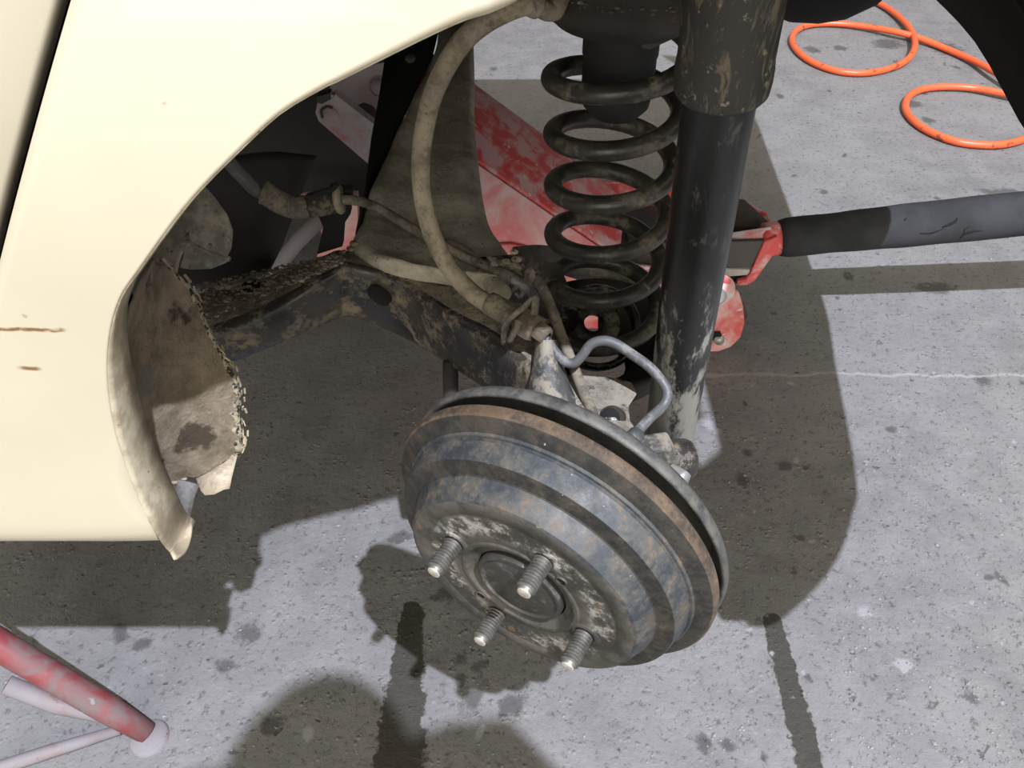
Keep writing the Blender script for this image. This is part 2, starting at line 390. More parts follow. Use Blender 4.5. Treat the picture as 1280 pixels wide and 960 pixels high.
    big = n.noise(2.2, 5, .6); mid = n.noise(14, 6, .65); fine = n.noise(90, 6, .75); grain = n.noise(330, 4, .7)
    col = n.mix(n.ramp(mid, .3, .7), (.138, .136, .137), (.182, .180, .179))
    col = n.mix(n.ramp(big, .42, .62, 0, .5), col, (.195, .194, .194))
    col = n.mix(n.ramp(fine, .36, .46, .7, 0), col, (.06, .058, .055))
    col = n.mix(n.ramp(fine, .60, .70, 0, .6), col, (.27, .27, .27))
    pit = n.ramp(n.noise(46, 4, .5), .69, .73); col = n.mix(n.math('MULTIPLY', pit, .75), col, (.06, .058, .056))
    wob = n.math('ADD', n.math('MULTIPLY', n.math('SUBTRACT', n.noise(60, 5, .7), .5), 1.5), n.math('MULTIPLY', n.math('SUBTRACT', n.noise(20, 4), .5), .8))
    st = n.ramp(n.math('ADD', n.attr('stain'), n.math('MULTIPLY', wob, 1.3)), -.5, .15, .78, 0); col = n.mix(st, col, (.055, .053, .052))
    wt = n.ramp(n.math('ADD', n.attr('streak'), n.math('MULTIPLY', wob, .85)), -.14, .02, 1, 0)
    col = n.mix(n.math('MULTIPLY', wt, .95), col, (.034, .031, .025))
    pl = n.ramp(n.math('ADD', n.attr('pale'), n.math('MULTIPLY', wob, 1.2)), -.5, .1, .8, 0); col = n.mix(pl, col, (.26, .26, .27))
    crack = n.math('ABSOLUTE', n.math('ADD', n.math('SUBTRACT', X[1], 1.043), n.math('MULTIPLY', n.math('SUBTRACT', n.noise(9, 6), .5), .05)))
    ck = n.math('MULTIPLY', n.ramp(crack, .001, .006, 1, 0), n.ramp(X[0], .28, .34)); col = n.mix(n.math('MULTIPLY', ck, .6), col, (.30, .29, .28))
    peb = n.ramp(n.voro(120), .0, .45, 1, 0); pg = n.ramp(n.noise(35, 4), .52, .62)
    h = n.math('ADD', n.math('MULTIPLY', mid, .9), n.math('ADD', n.math('MULTIPLY', fine, .55), n.math('MULTIPLY', n.math('MULTIPLY', peb, pg), .5)))
    h = n.math('SUBTRACT', h, n.math('MULTIPLY', pit, .6))
    me.materials.append(n.done(col, n.math('SUBTRACT', .85, n.math('MULTIPLY', wt, .2)), 0, n.bump(h, .6, .007), .3))
    o = bpy.data.objects.new('floor', me); COL.objects.link(o); o['kind'] = 'structure'
floor()
def added_walls():
    m = plain('grey_added_wall', (.16, .15, .13), .9)  # unseen walls added to keep ambient light from under the car
    for name, a, b in (('added_wall_back', (-4.5, 4.6), (4.5, 4.7)), ('added_wall_right', (4.5, -3.0), (4.6, 4.7)), ('added_wall_left', (-4.6, -3.0), (-4.5, 4.7))):
        bm = bmesh.new(); bmesh.ops.create_cube(bm, size=1, matrix=Matrix.Translation(((a[0] + b[0]) / 2, (a[1] + b[1]) / 2, 1.75)) @ Matrix.Diagonal((b[0] - a[0], b[1] - a[1], 3.5, 1)))
        link(name, bm, m, None, False, 'structure')
added_walls()
def grit():
    bm = bmesh.new(); r = random.Random(11)
    for _ in range(2600):
        if r.random() < .7: p_px, p_py = r.uniform(880, 1290), r.uniform(300, 970)
        else: p_px, p_py = r.uniform(-10, 900), r.uniform(380, 970)
        p = P(p_px, p_py, Z=0)
        if abs(p.y - 1.15) < .2 and p.z < .01 and .2 < p.x < .5: continue
        if (935 < p_px < 1035 and p_py > 750) or (465 < p_px < 565 and p_py > 735): continue
        s = r.uniform(.0007, .0021) * (1 if r.random() < .93 else 1.7)
        m = Matrix.Translation((p.x, p.y, s * .25)) @ Matrix.Rotation(r.uniform(0, 6), 4, 'Z') @ Matrix.Diagonal((s * r.uniform(.7, 1.6), s, s * .6, 1))
        v = [bm.verts.new(m @ Vector(c)) for c in ((1, 0, 0), (0, 1, 0), (-1, 0, 0), (0, -1, 0), (0, 0, 1), (0, 0, -1))]
        for i in range(4): bm.faces.new((v[i], v[(i + 1) % 4], v[4]))
    o = link('grit', bm, plain('grit_stone', (.17, .165, .16), .9, 0, .4, 40), None, False, 'stuff', 'loose grit and concrete crumbs scattered on the grey floor')
    o['category'] = 'grit'
grit()

# ------------------------------------------------------------------ car body
car = root('car', 'cream car body raised off the floor with an open wheel arch and torn sill', 'car', (0, .9, 0))
def Yp(z):
    y = .333
    if z > .70: y += .62 * (z - .70) ** 2
    if z < .505: y += ((.505 - z) / .023) ** 2 * .012
    return y
def onpanel(px, py):
    Y = .333
    for _ in range(24): Y += .25 * (Yp(max(.482, P(px, py, Y=Y).z)) - Y)
    return P(px, py, Y=Y)
ARCH_PX = [(222, 698), (208, 686), (193, 664), (176, 630), (160, 590), (146, 545), (137, 500), (134, 455), (138, 412), (150, 372), (171, 340), (217, 276), (252, 234), (298, 188), (348, 142), (401, 110), (420, 101), (478, 72), (539, 42), (582, 23), (637, 3)]
arch = [onpanel(*p) for p in ARCH_PX]
tail = [(.05, .862), (.12, .874), (.20, .868), (.255, .835), (.315, .77), (.35, .69), (.368, .60), (.37, .52)]
arch += [Vector((x, Yp(z), z)) for x, z in tail]
arch = catmull(arch, 3)
def gapx(z): return -.172 - .62 * (.842 - z)
def panel():
    C = Vector((.10, .55))
    out = [(arch[0].x, .482), (-.9, .482), (-.9, .60), (gapx(.60), .60), (gapx(1.03), 1.03), (.435, 1.03), (.435, .505), (.435, .40)]
    ang = lambda x, z: (math.atan2(z - C.y, x - C.x) + math.pi / 2) % (2 * math.pi)   # measured from straight down, anticlockwise
    A = sorted([(ang(p.x, p.z), p) for p in arch], key=lambda t: -t[0])
    for cx_, cz_ in out[1:7]:
        g = ang(cx_, cz_)
        for (g0, p0), (g1, p1) in zip(A, A[1:]):
            if g0 > g > g1: A.append((g, p0.lerp(p1, (g0 - g) / (g0 - g1)))); A.sort(key=lambda t: -t[0]); break
    edge = [p for _, p in A]; B = []
    for p in edge:
        d = Vector((p.x - C.x, p.z - C.y)).normalized(); best = None
        for q0, q1 in zip(out, out[1:]):
            q0, q1 = Vector(q0), Vector(q1); e = q1 - q0; den = d.x * e.y - d.y * e.x
            if abs(den) < 1e-9: continue
            w = q0 - C; t = (w.x * e.y - w.y * e.x) / den; u = (w.x * d.y - w.y * d.x) / den
            if t > 0 and -1e-4 <= u <= 1 + 1e-4 and (best is None or t > best): best = t
        B.append(C + d * max(best or 0, (Vector((p.x, p.z)) - C).length))
    bm = bmesh.new(); S = [0, .02, .06, .12, .2, .3, .4, .5, .6, .7, .8, .9, 1]; R = []
    for a, b in zip(edge, B):
        row = []
        for s in S:
            x = a.x + (b.x - a.x) * s; z = a.z + (b.y - a.z) * s
            row.append(bm.verts.new((x, Yp(z), z)))
        R.append(row)
    for r0, r1 in zip(R, R[1:]):
        for k in range(len(S) - 1): bm.faces.new((r0[k], r0[k + 1], r1[k + 1], r1[k]))
    o = link('rear_quarter_panel', bm, M['paint'], car); mod_solid(o, .0012, 0)
    # returned flange of the arch
    rows = []; N = len(arch)
    for i, a in enumerate(arch):
        t = (arch[min(i + 1, N - 1)] - arch[max(i - 1, 0)]).normalized()
        nin = Vector((t.z, 0, -t.x)).normalized()
        if nin.dot(Vector((.1, 0, .55)) - a) < 0: nin = -nin
        w = .030 - .014 * min(1, max(0, i - 8) / 16); k_ = 1 if i < 18 else max(.3, 1 - (i - 18) / 10)
        k = min(1, i / 6)
        rows.append([a, a + nin * .0022 * k_ + Vector((0, .003, 0)), a + nin * .0040 * k_ + Vector((0, w * .5, 0)), a + nin * .006 * k_ + Vector((0, w, 0))])
    o2 = link('arch_flange', loft(rows, False, False), M['flange'], o); mod_solid(o2, .0015, 0)
    # upturned tip at the end of the rocker
    tip = [P(222, 698, Y=.335), P(232, 690, Y=.345), P(238, 675, Y=.357), P(240, 655, Y=.368)]
    tin = [P(214, 690, Y=.338), P(220, 680, Y=.352), P(224, 668, Y=.364), P(222, 660, Y=.372)]
    tmid = [(a + b) / 2 + Vector((.001, -.003, 0)) for a, b in zip(tip, tin)]
    o3 = link('sill_tip', loft([catmull(tip, 4), catmull(tmid, 4), catmull(tin, 4)], False, False), M['flange'], o); mod_solid(o3, .002, 0)
    # door in front of the shut gap
    bm = bmesh.new(); rows = []
    for i in range(31):
        z = .605 + (1.03 - .605) * i / 30; g = gapx(z) - .0065
        rows.append([Vector((g + .001, Yp(z) + .012, z)), Vector((g, Yp(z) + .003, z)), Vector((g - .002, Yp(z), z))] + [Vector((g - .002 - .09 * k, Yp(z), z)) for k in range(1, 9)])
    mod_solid(link('rear_door', loft(rows, False, False), M['paint'], car), .0012, 0)
    rows = [[Vector((gapx(z) - .02, Yp(z) + .014, z)), Vector((gapx(z) + .012, Yp(z) + .014, z))] for z in (.60, .75, .9, 1.03)]
    link('door_seal', loft(rows, False, False), M['rubber'], car)
    # shoulder above the frame, rocker underside
    rows = [[Vector((x, Yp(1.03), 1.03)), Vector((x, .42, 1.05)), Vector((x, .52, 1.05))] for x in (-.9, .5)]
    link('body_shoulder', loft(rows, False, False), M['paint'], car)
    link('rocker_underside', loft([[Vector((x, Yp(.482), .482)), Vector((x, .42, .486)), Vector((x, .46, .52)), Vector((x, .46, .66))] for x in (-.9, -.262)], False, False), M['black'], car)
panel()
def underbody():
    b_px = [(.395, .336, .505), (.418, .338, .5), (.447, .356, .5), (.475, .379, .5), (.508, .412, .5), (.537, .45, .5), (.566, .505, .5), (.588, .561, .5), (.622, .773, .5), (.644, .95, .47), (.662, 1.2, .50), (.674, 1.45, .5), (.682, 1.66, .5), (.66, 1.72, .5), (.60, 1.74, .5)]
    pts = catmull(b_px, 4)
    bm = loft([[p, p + Vector((.012, -.004, .05)), p + Vector((.02, -.008, .14)), p + Vector((.02, -.01, .28)), p + Vector((-.01, 0, .42))] for p in pts], False, False)
    mod_solid(link('rear_bumper', bm, M['bumper'], car), .004, 1)
    # crease ribs on the inside of the bumper apron
    bm = bmesh.new()
    for z in (.585, .66):
        tube([p + Vector((.004, 0, z - .5)) for p in pts], .004, 6, bm)
    link('bumper_rib', bm, M['bumper'], car)
    pan = [(-1.0, .46), (-.30, .46), (-.30, .78), (.46, .78), (.46, .36), (.55, .42), (.60, .56), (.636, .9), (.636, 1.70), (-1.0, 1.70)]
    link('floor_pan', plate([Vector((x, y, .745)) for x, y in pan], (0, 0, .006)), M['black'], car, False)
    link('wheel_house', loft([[Vector((x, .345, .93)), Vector((x, .5, .955)), Vector((x, .78, .93)), Vector((x, .80, .74))] for x in (-.30, .0, .46)], False, False), M['black'], car)
    link('far_side_panel', plate([Vector((-1.0, 1.715, .5)), Vector((.62, 1.715, .5)), Vector((.62, 1.715, .75)), Vector((-1.0, 1.715, .75))], (0, .004, 0)), M['paint'], car, False)
    # fuel tank between axle and sill
    secs = []
    for x, s in ((-.95, .9), (-.42, 1), (-.29, 1), (-.245, .93), (-.225, .8)):
        ring = []
        for k in range(20):
            a = 2 * math.pi * k / 20; c, d = math.cos(a), math.sin(a)
            ring.append(Vector((x, 1.52 + .19 * s * math.copysign(abs(c) ** .5, c), .38 + .30 * s * math.copysign(abs(d) ** .5, d))))
        secs.append(ring)
    link('fuel_tank', loft(secs), M['tank'], car)
    tray = [((150, 200), (240, 205), (330, 190), (395, 195), .99), ((150, 270), (235, 262), (320, 255), (377, 240), .95), ((150, 340), (215, 325), (300, 318), (350, 312), .90), ((150, 380), (215, 365), (300, 355), (338, 338), .86)]
    rows = [[P(x, y, Y=r_[4] - .03 * math.sin(i)) for i, (x, y) in enumerate(r_[:4])] for r_ in tray]
    Q = [catmull([r_[k] for r_ in rows], 5) for k in range(4)]
    mod_solid(link('undertray', loft([catmull([Q[k][i] for k in range(4)], 4) for i in range(len(Q[0]))], False, False), M['tank'], car), .003, 1)
    # spare wheel well bulging below the pan
    link('floor_well', lathe([(.0, -.135), (.17, -.13), (.195, -.10), (.21, 0)], 40, (0, 0, 1), (-.42, .86, .745)), M['tank'], car)
    link('exhaust_muffler', lathe([(0, -.075), (.04, -.073), (.06, -.06), (.072, -.03), (.075, 0), (.072, .03), (.06, .06), (.04, .073), (0, .075)], 32, (1, 0, .05), P(1030, -62, Y=1.0)), M['black'], car)
underbody()
def sill_closure():
    outer = [(196, 326, .40), (172, 365, .385), (158, 412, .372), (157, 460, .367), (162, 510, .366), (170, 560, .367), (182, 604, .372)]
    inner = [(206, 330, .455), (238, 366, .455), (262, 415, .45), (284, 450, .445), (301, 488, .44), (302, 528, .435), (304, 545, .43), (298, 572, .425), (276, 592, .415), (236, 603, .405), (186, 606, .38)]
    def samp(lst, n):
        pts = catmull([P(x, y, Y=Y) for x, y, Y in lst], 10); return [pts[min(len(pts) - 1, round(i * (len(pts) - 1) / (n - 1)))] for i in range(n)]
    n = 60; A = samp(outer, n); B = samp(inner, n); S = 26
    bm = bmesh.new(); R = []; r = random.Random(5)
    for i in range(n):
        row = []
        jag = noise.noise(Vector((i * .35, 0, 0))) * .006 + r.uniform(-.0012, .0012)
        for s in range(S + 1):
            t = s / S; p = A[i].lerp(B[i], t)
            p = p + Vector((-.018, .006, .0)) * math.sin(math.pi * t) * (.4 + .6 * math.sin(math.pi * i / (n - 1)))
            p.x += noise.fractal(p * 30, 1, 2, 5) * .0025; p.z += noise.fractal(p * 45 + Vector((9, 0, 0)), 1, 2, 4) * .002
            if t > .9: p += (B[i] - A[i]).normalized() * jag * (t - .9) / .1 + Vector((.0, .0, .004)) * ((t - .9) / .1)
            row.append(bm.verts.new(p))
        R.append(row)
    for r0, r1 in zip(R, R[1:]):
        for k in range(S): bm.faces.new((r0[k], r0[k + 1], r1[k + 1], r1[k]))
    o = link('wheel_arch_liner', bm, M['liner'], car)
    at = o.data.attributes.new('edge', 'FLOAT', 'POINT'); at.data.foreach_set('value', [(k % (S + 1)) / S for k in range(n * (S + 1))])
    mod_solid(o, .002, 1)
    # torn seam along the liner's free edge
    bm = bmesh.new()
    for i in range(0, 2 * n - 24):
        p = B[i // 2].lerp(B[i // 2 + 1], .5 * (i % 2)); s = r.uniform(.0008, .0022)
        m = Matrix.Translation(p + Vector((r.uniform(-.003, .003), r.uniform(-.002, .004), r.uniform(-.001, .004)))) @ (B[min(n - 1, i // 2 + 1)] - B[i // 2]).to_track_quat('Z', 'X').to_matrix().to_4x4() @ Matrix.Rotation(r.uniform(-.5, .5), 4, Vector((r.random(), r.random(), r.random() + .1)).normalized()) @ Matrix.Diagonal((s * .9, s * .45, s * 3.2, 1))
        bmesh.ops.create_cube(bm, size=1, matrix=m)
    link('torn_seam', bm, [M['torn'], M['armtop']], car, False)
    link('torn_sill_flap', loft([[P(245, 598, Y=.41), P(262, 590, Y=.41), P(286, 574, Y=.42), P(297, 568, Y=.425)], [P(250, 612, Y=.40), P(266, 606, Y=.397), P(284, 600, Y=.40), P(290, 596, Y=.405)], [P(256, 619, Y=.398), P(268, 618, Y=.396), P(280, 612, Y=.398), P(287, 611, Y=.402)]], False, False), M['torn'], car)
    mod_solid(link('torn_metal_strip', loft([[P(222, 600, Y=.392), P(236, 603, Y=.392), P(249, 606, Y=.395)], [P(215, 630, Y=.385), P(230, 630, Y=.384), P(243, 622, Y=.387)], [P(216, 655, Y=.376), P(226, 655, Y=.375), P(236, 655, Y=.376)]], False, False), M['galv'], car), .002)
    link('sill_cavity', loft([[P(176, 604, Y=.42), P(200, 606, Y=.42), P(236, 604, Y=.42)], [P(190, 640, Y=.41), P(205, 640, Y=.41), P(232, 634, Y=.41)], [P(208, 668, Y=.40), P(215, 668, Y=.40), P(230, 662, Y=.40)]], False, False), M['armtop'], car)
    # chassis bracket above the liner
    Y = .56
    q = [(188, 345), (186, 300), (205, 262), (228, 232), (250, 230), (268, 250), (284, 272), (291, 292), (289, 312), (284, 322), (262, 314), (240, 304), (230, 307), (223, 318), (217, 340), (205, 352)]
    mod_bevel(link('chassis_bracket', plate([P(x, y, Y=Y - .05 * (y - 230) / 120) for x, y in q], (0, .003, .001)), M['steel_plate'], car, False), .001, 2)
    q = [(232, 310), (242, 306), (262, 315), (286, 324), (280, 329), (262, 336), (240, 337), (225, 335)]
    link('bracket_fold', plate([P(x, y, Y=.535) for x, y in q], (0, .003, -.002)), M['steel_plate'], car, False)
    rim = [P(217, 346, Y=.52), P(223, 320, Y=.53), P(231, 308, Y=.533), P(241, 305, Y=.535), P(262, 315, Y=.53), P(287, 324, Y=.525)]
    link('bracket_rim', ctube(rim, .0022, 5, 8), M['steel_plate'], car)
    link('heat_shield', loft([[P(225, 330, Y=.66), P(300, 352, Y=.70), P(420, 300, Y=.86)], [P(215, 260, Y=.9), P(320, 290, Y=.92), P(400, 255, Y=.98)]], False, False), M['tank'], car) if False else None
    # upper spring cup and bump stop
    c = Vector((.088, .676, 0)); z = HC
    link('spring_cup', lathe([(.0, z - .237), (.048, z - .237), (.055, z - .235), (.0605, z - .230), (.067, z - .2255), (.0690, z - .221), (.0690, z - .212), (.0655, z - .208), (.066, z - .150), (.066, z + .0)], 56, (0, 0, 1), c), M['cup'], car)
    link('bump_stop', lathe([(.031, z - .20), (.031, z - .262), (.0300, z - .264), (.0300, z - .292), (.028, z - .305), (.020, z - .314), (0, z - .316)], 40, (0, 0, 1), c), M['rubber'], car)
    link('cup_tab', plate([P(800, 45, Y=.63), P(842, 30, Y=.63), P(838, 50, Y=.63), P(812, 62, Y=.63), P(803, 60, Y=.63)], (0, .012, 0)), M['cup'], car, False)
    bm = bmesh.new()
    for i in range(70):
        a = -math.pi / 2 + r.uniform(-.75, .55); s = r.uniform(.0015, .0045)
        m = Matrix.Translation(c + Vector((.0655 * math.cos(a), .0655 * math.sin(a), z - .213 + r.uniform(-.004, .008)))) @ Matrix.Rotation(r.uniform(0, 6), 4, 'Z') @ Matrix.Diagonal((s, s * .6, s * .35, 1))
        bmesh.ops.create_icosphere(bm, subdivisions=1, radius=1, matrix=m)
    link('mud_crust', bm, M['cable'], car)
    link('hose_bracket', ctube([P(640, 8, Y=.60), P(656, 2, Y=.61), P(672, 8, Y=.615), P(690, 14, Y=.62), P(700, -6, Y=.63)], [.006] * 9 + [.009] * 8 + [.007] * 8 + [.008] * 8, 8), M['hose'], car)
    link('brake_line_bracket', plate([P(412, 236, Y=.70), P(440, 238, Y=.70), P(438, 268, Y=.70), P(430, 280, Y=.69), P(428, 308, Y=.68), P(396, 318, Y=.68), P(404, 284, Y=.69), P(398, 270, Y=.70)], (0, .01, 0)), M['blackflank'], car, False)
sill_closure()

# ------------------------------------------------------------------ rear axle
DA = Vector((-.488307, -.870152, -.066274)); DC = Vector((.034879, .387693, HC - .508013))
axle = root('rear_axle', 'mud-crusted black torsion beam axle hanging behind the brake drum', 'axle', (.0, .6, .45))
def arm():
    # stations: back edge, ridge, lower edge (pixel + distance)
    st = [((150, 395), .70, (190, 455), .60, (200, 500), .61), ((246, 353), .70, (250, 424), .61, (252, 470), .62), ((300, 347), .70, (304, 402), .612, (300, 456), .622),
          ((348, 328), .71, (369, 369), .62, (368, 428), .632), ((400, 312), .715, (420, 338), .645, (418, 408), .655), ((428, 306), .715, (437, 330), .65, (440, 405), .66),
          ((500, 318), .70, (502, 352), .635, (500, 428), .65), ((580, 340), .67, (560, 394), .585, (556, 461), .60), ((650, 362), .62, (622, 430), .545, (606, 495), .555), ((716, 440), .54, (690, 486), .485, (668, 535), .495)]
    secs = []
    for b, yb, t, yt, l, yl in st:
        B, T, L = P(*b, Y=yb), P(*t, Y=yt), P(*l, Y=yl)
        B2 = B + Vector((0, .004, -.06)); L2 = L + Vector((0, .05, -.004))
        secs.append([B, B.lerp(T, .5), B.lerp(T, .88), T.lerp(L, .10), T.lerp(L, .5), T.lerp(L, .9), L.lerp(L2, .2), L2, B2])
    Q = [catmull([s[k] for s in secs], 5) for k in range(9)]
    Q = [[Q[k][i] for k in range(9)] for i in range(len(Q[0]))]
    bm = bmesh.new(); R = []
    for s in Q:
        R.append([bm.verts.new(p + Vector((0, 0, noise.noise(p * 60) * .0015))) for p in s])
    for i, (a, b) in enumerate(zip(R, R[1:])):
        for k in range(9):
            f = bm.faces.new((a[k], a[(k + 1) % 9], b[(k + 1) % 9], b[k])); f.material_index = 1 if (k in (0, 1)) or (k == 8) else 0
            if i < 6 and k == 2: f.material_index = 1
    bm.faces.new(R[0][::-1]); bm.faces.new(R[-1])
    o = link('trailing_arm', bm, [M['arm'], M['armtop']], axle)
    s = o.modifiers.new('sub', 'SUBSURF'); s.levels = 2; s.render_levels = 2
    # crusted mud on top of the arm
    bm = bmesh.new(); r = random.Random(21)
    for _ in range(700):
        px, py = r.uniform(246, 430), 0
        t = (px - 246) / 184; py = (350 - 42 * t) + 5 + r.random() ** 1.1 * (52 - 38 * t)
        Y = .70 - .085 * min(1, (py - (350 - 42 * t)) / (60 - 36 * t)); p = P(px, py, Y=Y); s = .0007 + .0022 * r.random() ** 3
        bmesh.ops.create_icosphere(bm, subdivisions=1, radius=s, matrix=Matrix.Translation(p + Vector((0, 0, -.0005))) @ Matrix.Diagonal((1.3, 1, .6, 1)))
    link('mud_crumbs', bm, M['armtop'], axle, True, 'stuff')
    n = (P(315, 362, Y=.66) - P(315, 340, Y=.66)).normalized()
    link('arm_hole', disc(P(316, 361, Y=.668) + Vector((0, -.002, .003)), (0, -.15, 1), .0095, .0016), M['hole'], axle)
    link('hole_rim', lathe([(.0095, 0), (.0115, .0024), (.0095, .0036)], 24, (0, -.15, 1), P(316, 361, Y=.668) + Vector((0, -.002, .0025))), M['armtop'], axle)
    a, b = P(462, 356, Y=.642), P(488, 375, Y=.634); a += Vector((0, -.004, 0)); b += Vector((0, -.004, 0))
    link('arm_slot', tube([a + (b - a) * (i / 6) for i in range(7)], [.004, .007, .0078, .008, .0078, .007, .004], 14, None, True, .55), M['hole'], axle)
arm()
def beam():
    st = [(0, 548, 590, 1.45), (30, 548, 591, 1.25), (70, 541, 592, 1.14), (130, 511, 592, 1.0), (180, 487, 596, .90), (235, 463, 603, .80), (270, 452, 611, .745), (298, 440, 630, .70), (314, 449, 642, .676), (328, 480, 652, .652), (340, 560, 657, .637), (350, 630, 664, .622)]
    secs = []
    for y, xl, xr, Y in st:
        L, R = P(xl, y, Y=Y), P(xr, y, Y=Y); w = (R - L).length; u = (R - L) / w
        s = []
        drop = .035 if y < 240 else .035 - .02 * min(1, (y - 240) / 50)
        prof = [(0, -drop), (0, -.006), (.03, 0.0), (.09, .003), (.16, .001), (.28, -.003), (.45, -.004), (.62, -.003), (.8, -.001), (.93, -.003), (1.0, -.012), (1.005, -drop)]
        for f, dz in prof:
            p = L + u * w * f; s.append(p + Vector((0, 0, dz)))
        secs.append(s)
    n = len(secs[0]); Q = [catmull([s[k] for s in secs], 8) for k in range(n)]
    Q = [[Q[k][i] for k in range(n)] for i in range(len(Q[0]))]
    bm = bmesh.new()
    R = []
    for i, s in enumerate(Q):
        row = []
        for k, p in enumerate(s):
            p = p.copy()
            if 0 < k < n - 1: p.z += noise.fractal(p * 22, 1, 2, 4) * .003
            row.append(bm.verts.new(p))
        R.append(row)
    for a, b in zip(R, R[1:]):
        for k in range(n - 1): bm.faces.new((a[k], a[k + 1], b[k + 1], b[k]))
    link('cross_beam', bm, M['beam'], axle)
    # open side of the V section, its shade put into the black colour
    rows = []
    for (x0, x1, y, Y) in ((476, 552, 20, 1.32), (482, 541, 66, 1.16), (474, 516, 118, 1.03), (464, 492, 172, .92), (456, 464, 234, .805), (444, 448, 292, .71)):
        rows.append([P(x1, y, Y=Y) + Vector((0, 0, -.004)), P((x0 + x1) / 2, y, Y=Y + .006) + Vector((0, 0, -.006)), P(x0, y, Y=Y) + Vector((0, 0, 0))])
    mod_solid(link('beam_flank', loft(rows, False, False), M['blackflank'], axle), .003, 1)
    link('flank_hole', disc(P(514, 74, Y=1.13) + Vector((0, -.008, .004)), (0, -.5, .8), .007, .001, 20), M['galv'], axle)
    # far section of the beam to the other wheel
    link('beam_tube', tube([Vector((-.11, 1.35, .50)), Vector((-.11, 1.62, .49))], .045, 20), M['beam'], axle)
    link('arm_web', plate([P(x, y, Y=.66) for x, y in ((590, 322), (640, 318), (700, 330), (726, 400), (700, 440), (640, 425), (600, 380))], (0, .004, -.003)), M['arm'], axle, False)
    # mud lumps where beam meets arm
    bm = bmesh.new(); r = random.Random(4)
    spots = [(450, 320, .69, 12), (612, 340, .635, 14), (640, 338, .63, 10), ]
    for px, py, Y, k in spots:
        for _ in range(3 * k):
            p = P(px + r.gauss(0, 10), py + r.gauss(0, 8), Y=Y); s = r.uniform(.0015, .0045)
            bmesh.ops.create_icosphere(bm, subdivisions=2, radius=s, matrix=Matrix.Translation(p) @ Matrix.Diagonal((1.2, 1.1, .5, 1)))
    link('mud_lumps', bm, M['armtop'], axle, True, 'stuff')
    # rib running down the beam under the hose
    link('beam_rib', ctube([P(545, 300, Y=.705), P(580, 318, Y=.675), P(610, 345, Y=.64), P(630, 372, Y=.605)], [.004] * 4 + [.008] * 12 + [.010] * 8 + [.006], 8), M['beam'], axle)
beam()
def spring_pan():
    c = Vector((.093, .672, 0)); z = HC
    prof = [(.030, -.60), (.062, -.602), (.074, -.588), (.086, -.558), (.0895, -.548), (.086, -.547), (.076, -.572), (.060, -.585), (.036, -.588)]
    bm = lathe([(r, z + h) for r, h in prof], 96, (0, 0, 1), c)
    d = ray(735, 401).normalized()
    bmesh.ops.delete(bm, geom=[f for f in bm.faces if ((f.calc_center_median() - CAM) - d * (f.calc_center_median() - CAM).dot(d)).length < .015], context='FACES')   # drain hole
    link('spring_pan', bm, M['cup'], axle)
    # raised locating disc with a through hole
    ax = Vector((.02, -.62, .78)).normalized(); p = P(741, 404, Y=.672)
    link('pan_disc', lathe([(.0092, -.004), (.0092, .003), (.012, .004), (.026, .0035), (.0285, .001), (.0285, -.006)], 40, ax, p), M['arm'], axle)
    link('pan_collar', lathe([(.037, -.012), (.039, .001), (.043, .003), (.046, -.001), (.046, -.012)], 44, ax, p + Vector((.006, .002, -.006))), M['arm'], axle)
    # flange plate behind the spring
    rows = []
    for (x0, y0, x1, y1, Y) in ((640, 310, 655, 352, .70), (672, 308, 690, 345, .74), (700, 312, 712, 345, .77), (735, 322, 738, 352, .775), (770, 335, 765, 362, .77), (800, 352, 790, 372, .755), (822, 378, 806, 388, .735)):
        rows.append([P(x0, y0, Y=Y + .012), P((x0 + x1) / 2, (y0 + y1) / 2, Y=Y) + Vector((0, -.006, .002)), P(x1, y1, Y=Y)])
    Q = [catmull([r[k] for r in rows], 5) for k in range(3)]
    mod_solid(link('pan_flange', loft([[Q[k][i] for k in range(3)] for i in range(len(Q[0]))], False, False), M['steel_plate'], axle), .003, 1)
spring_pan()
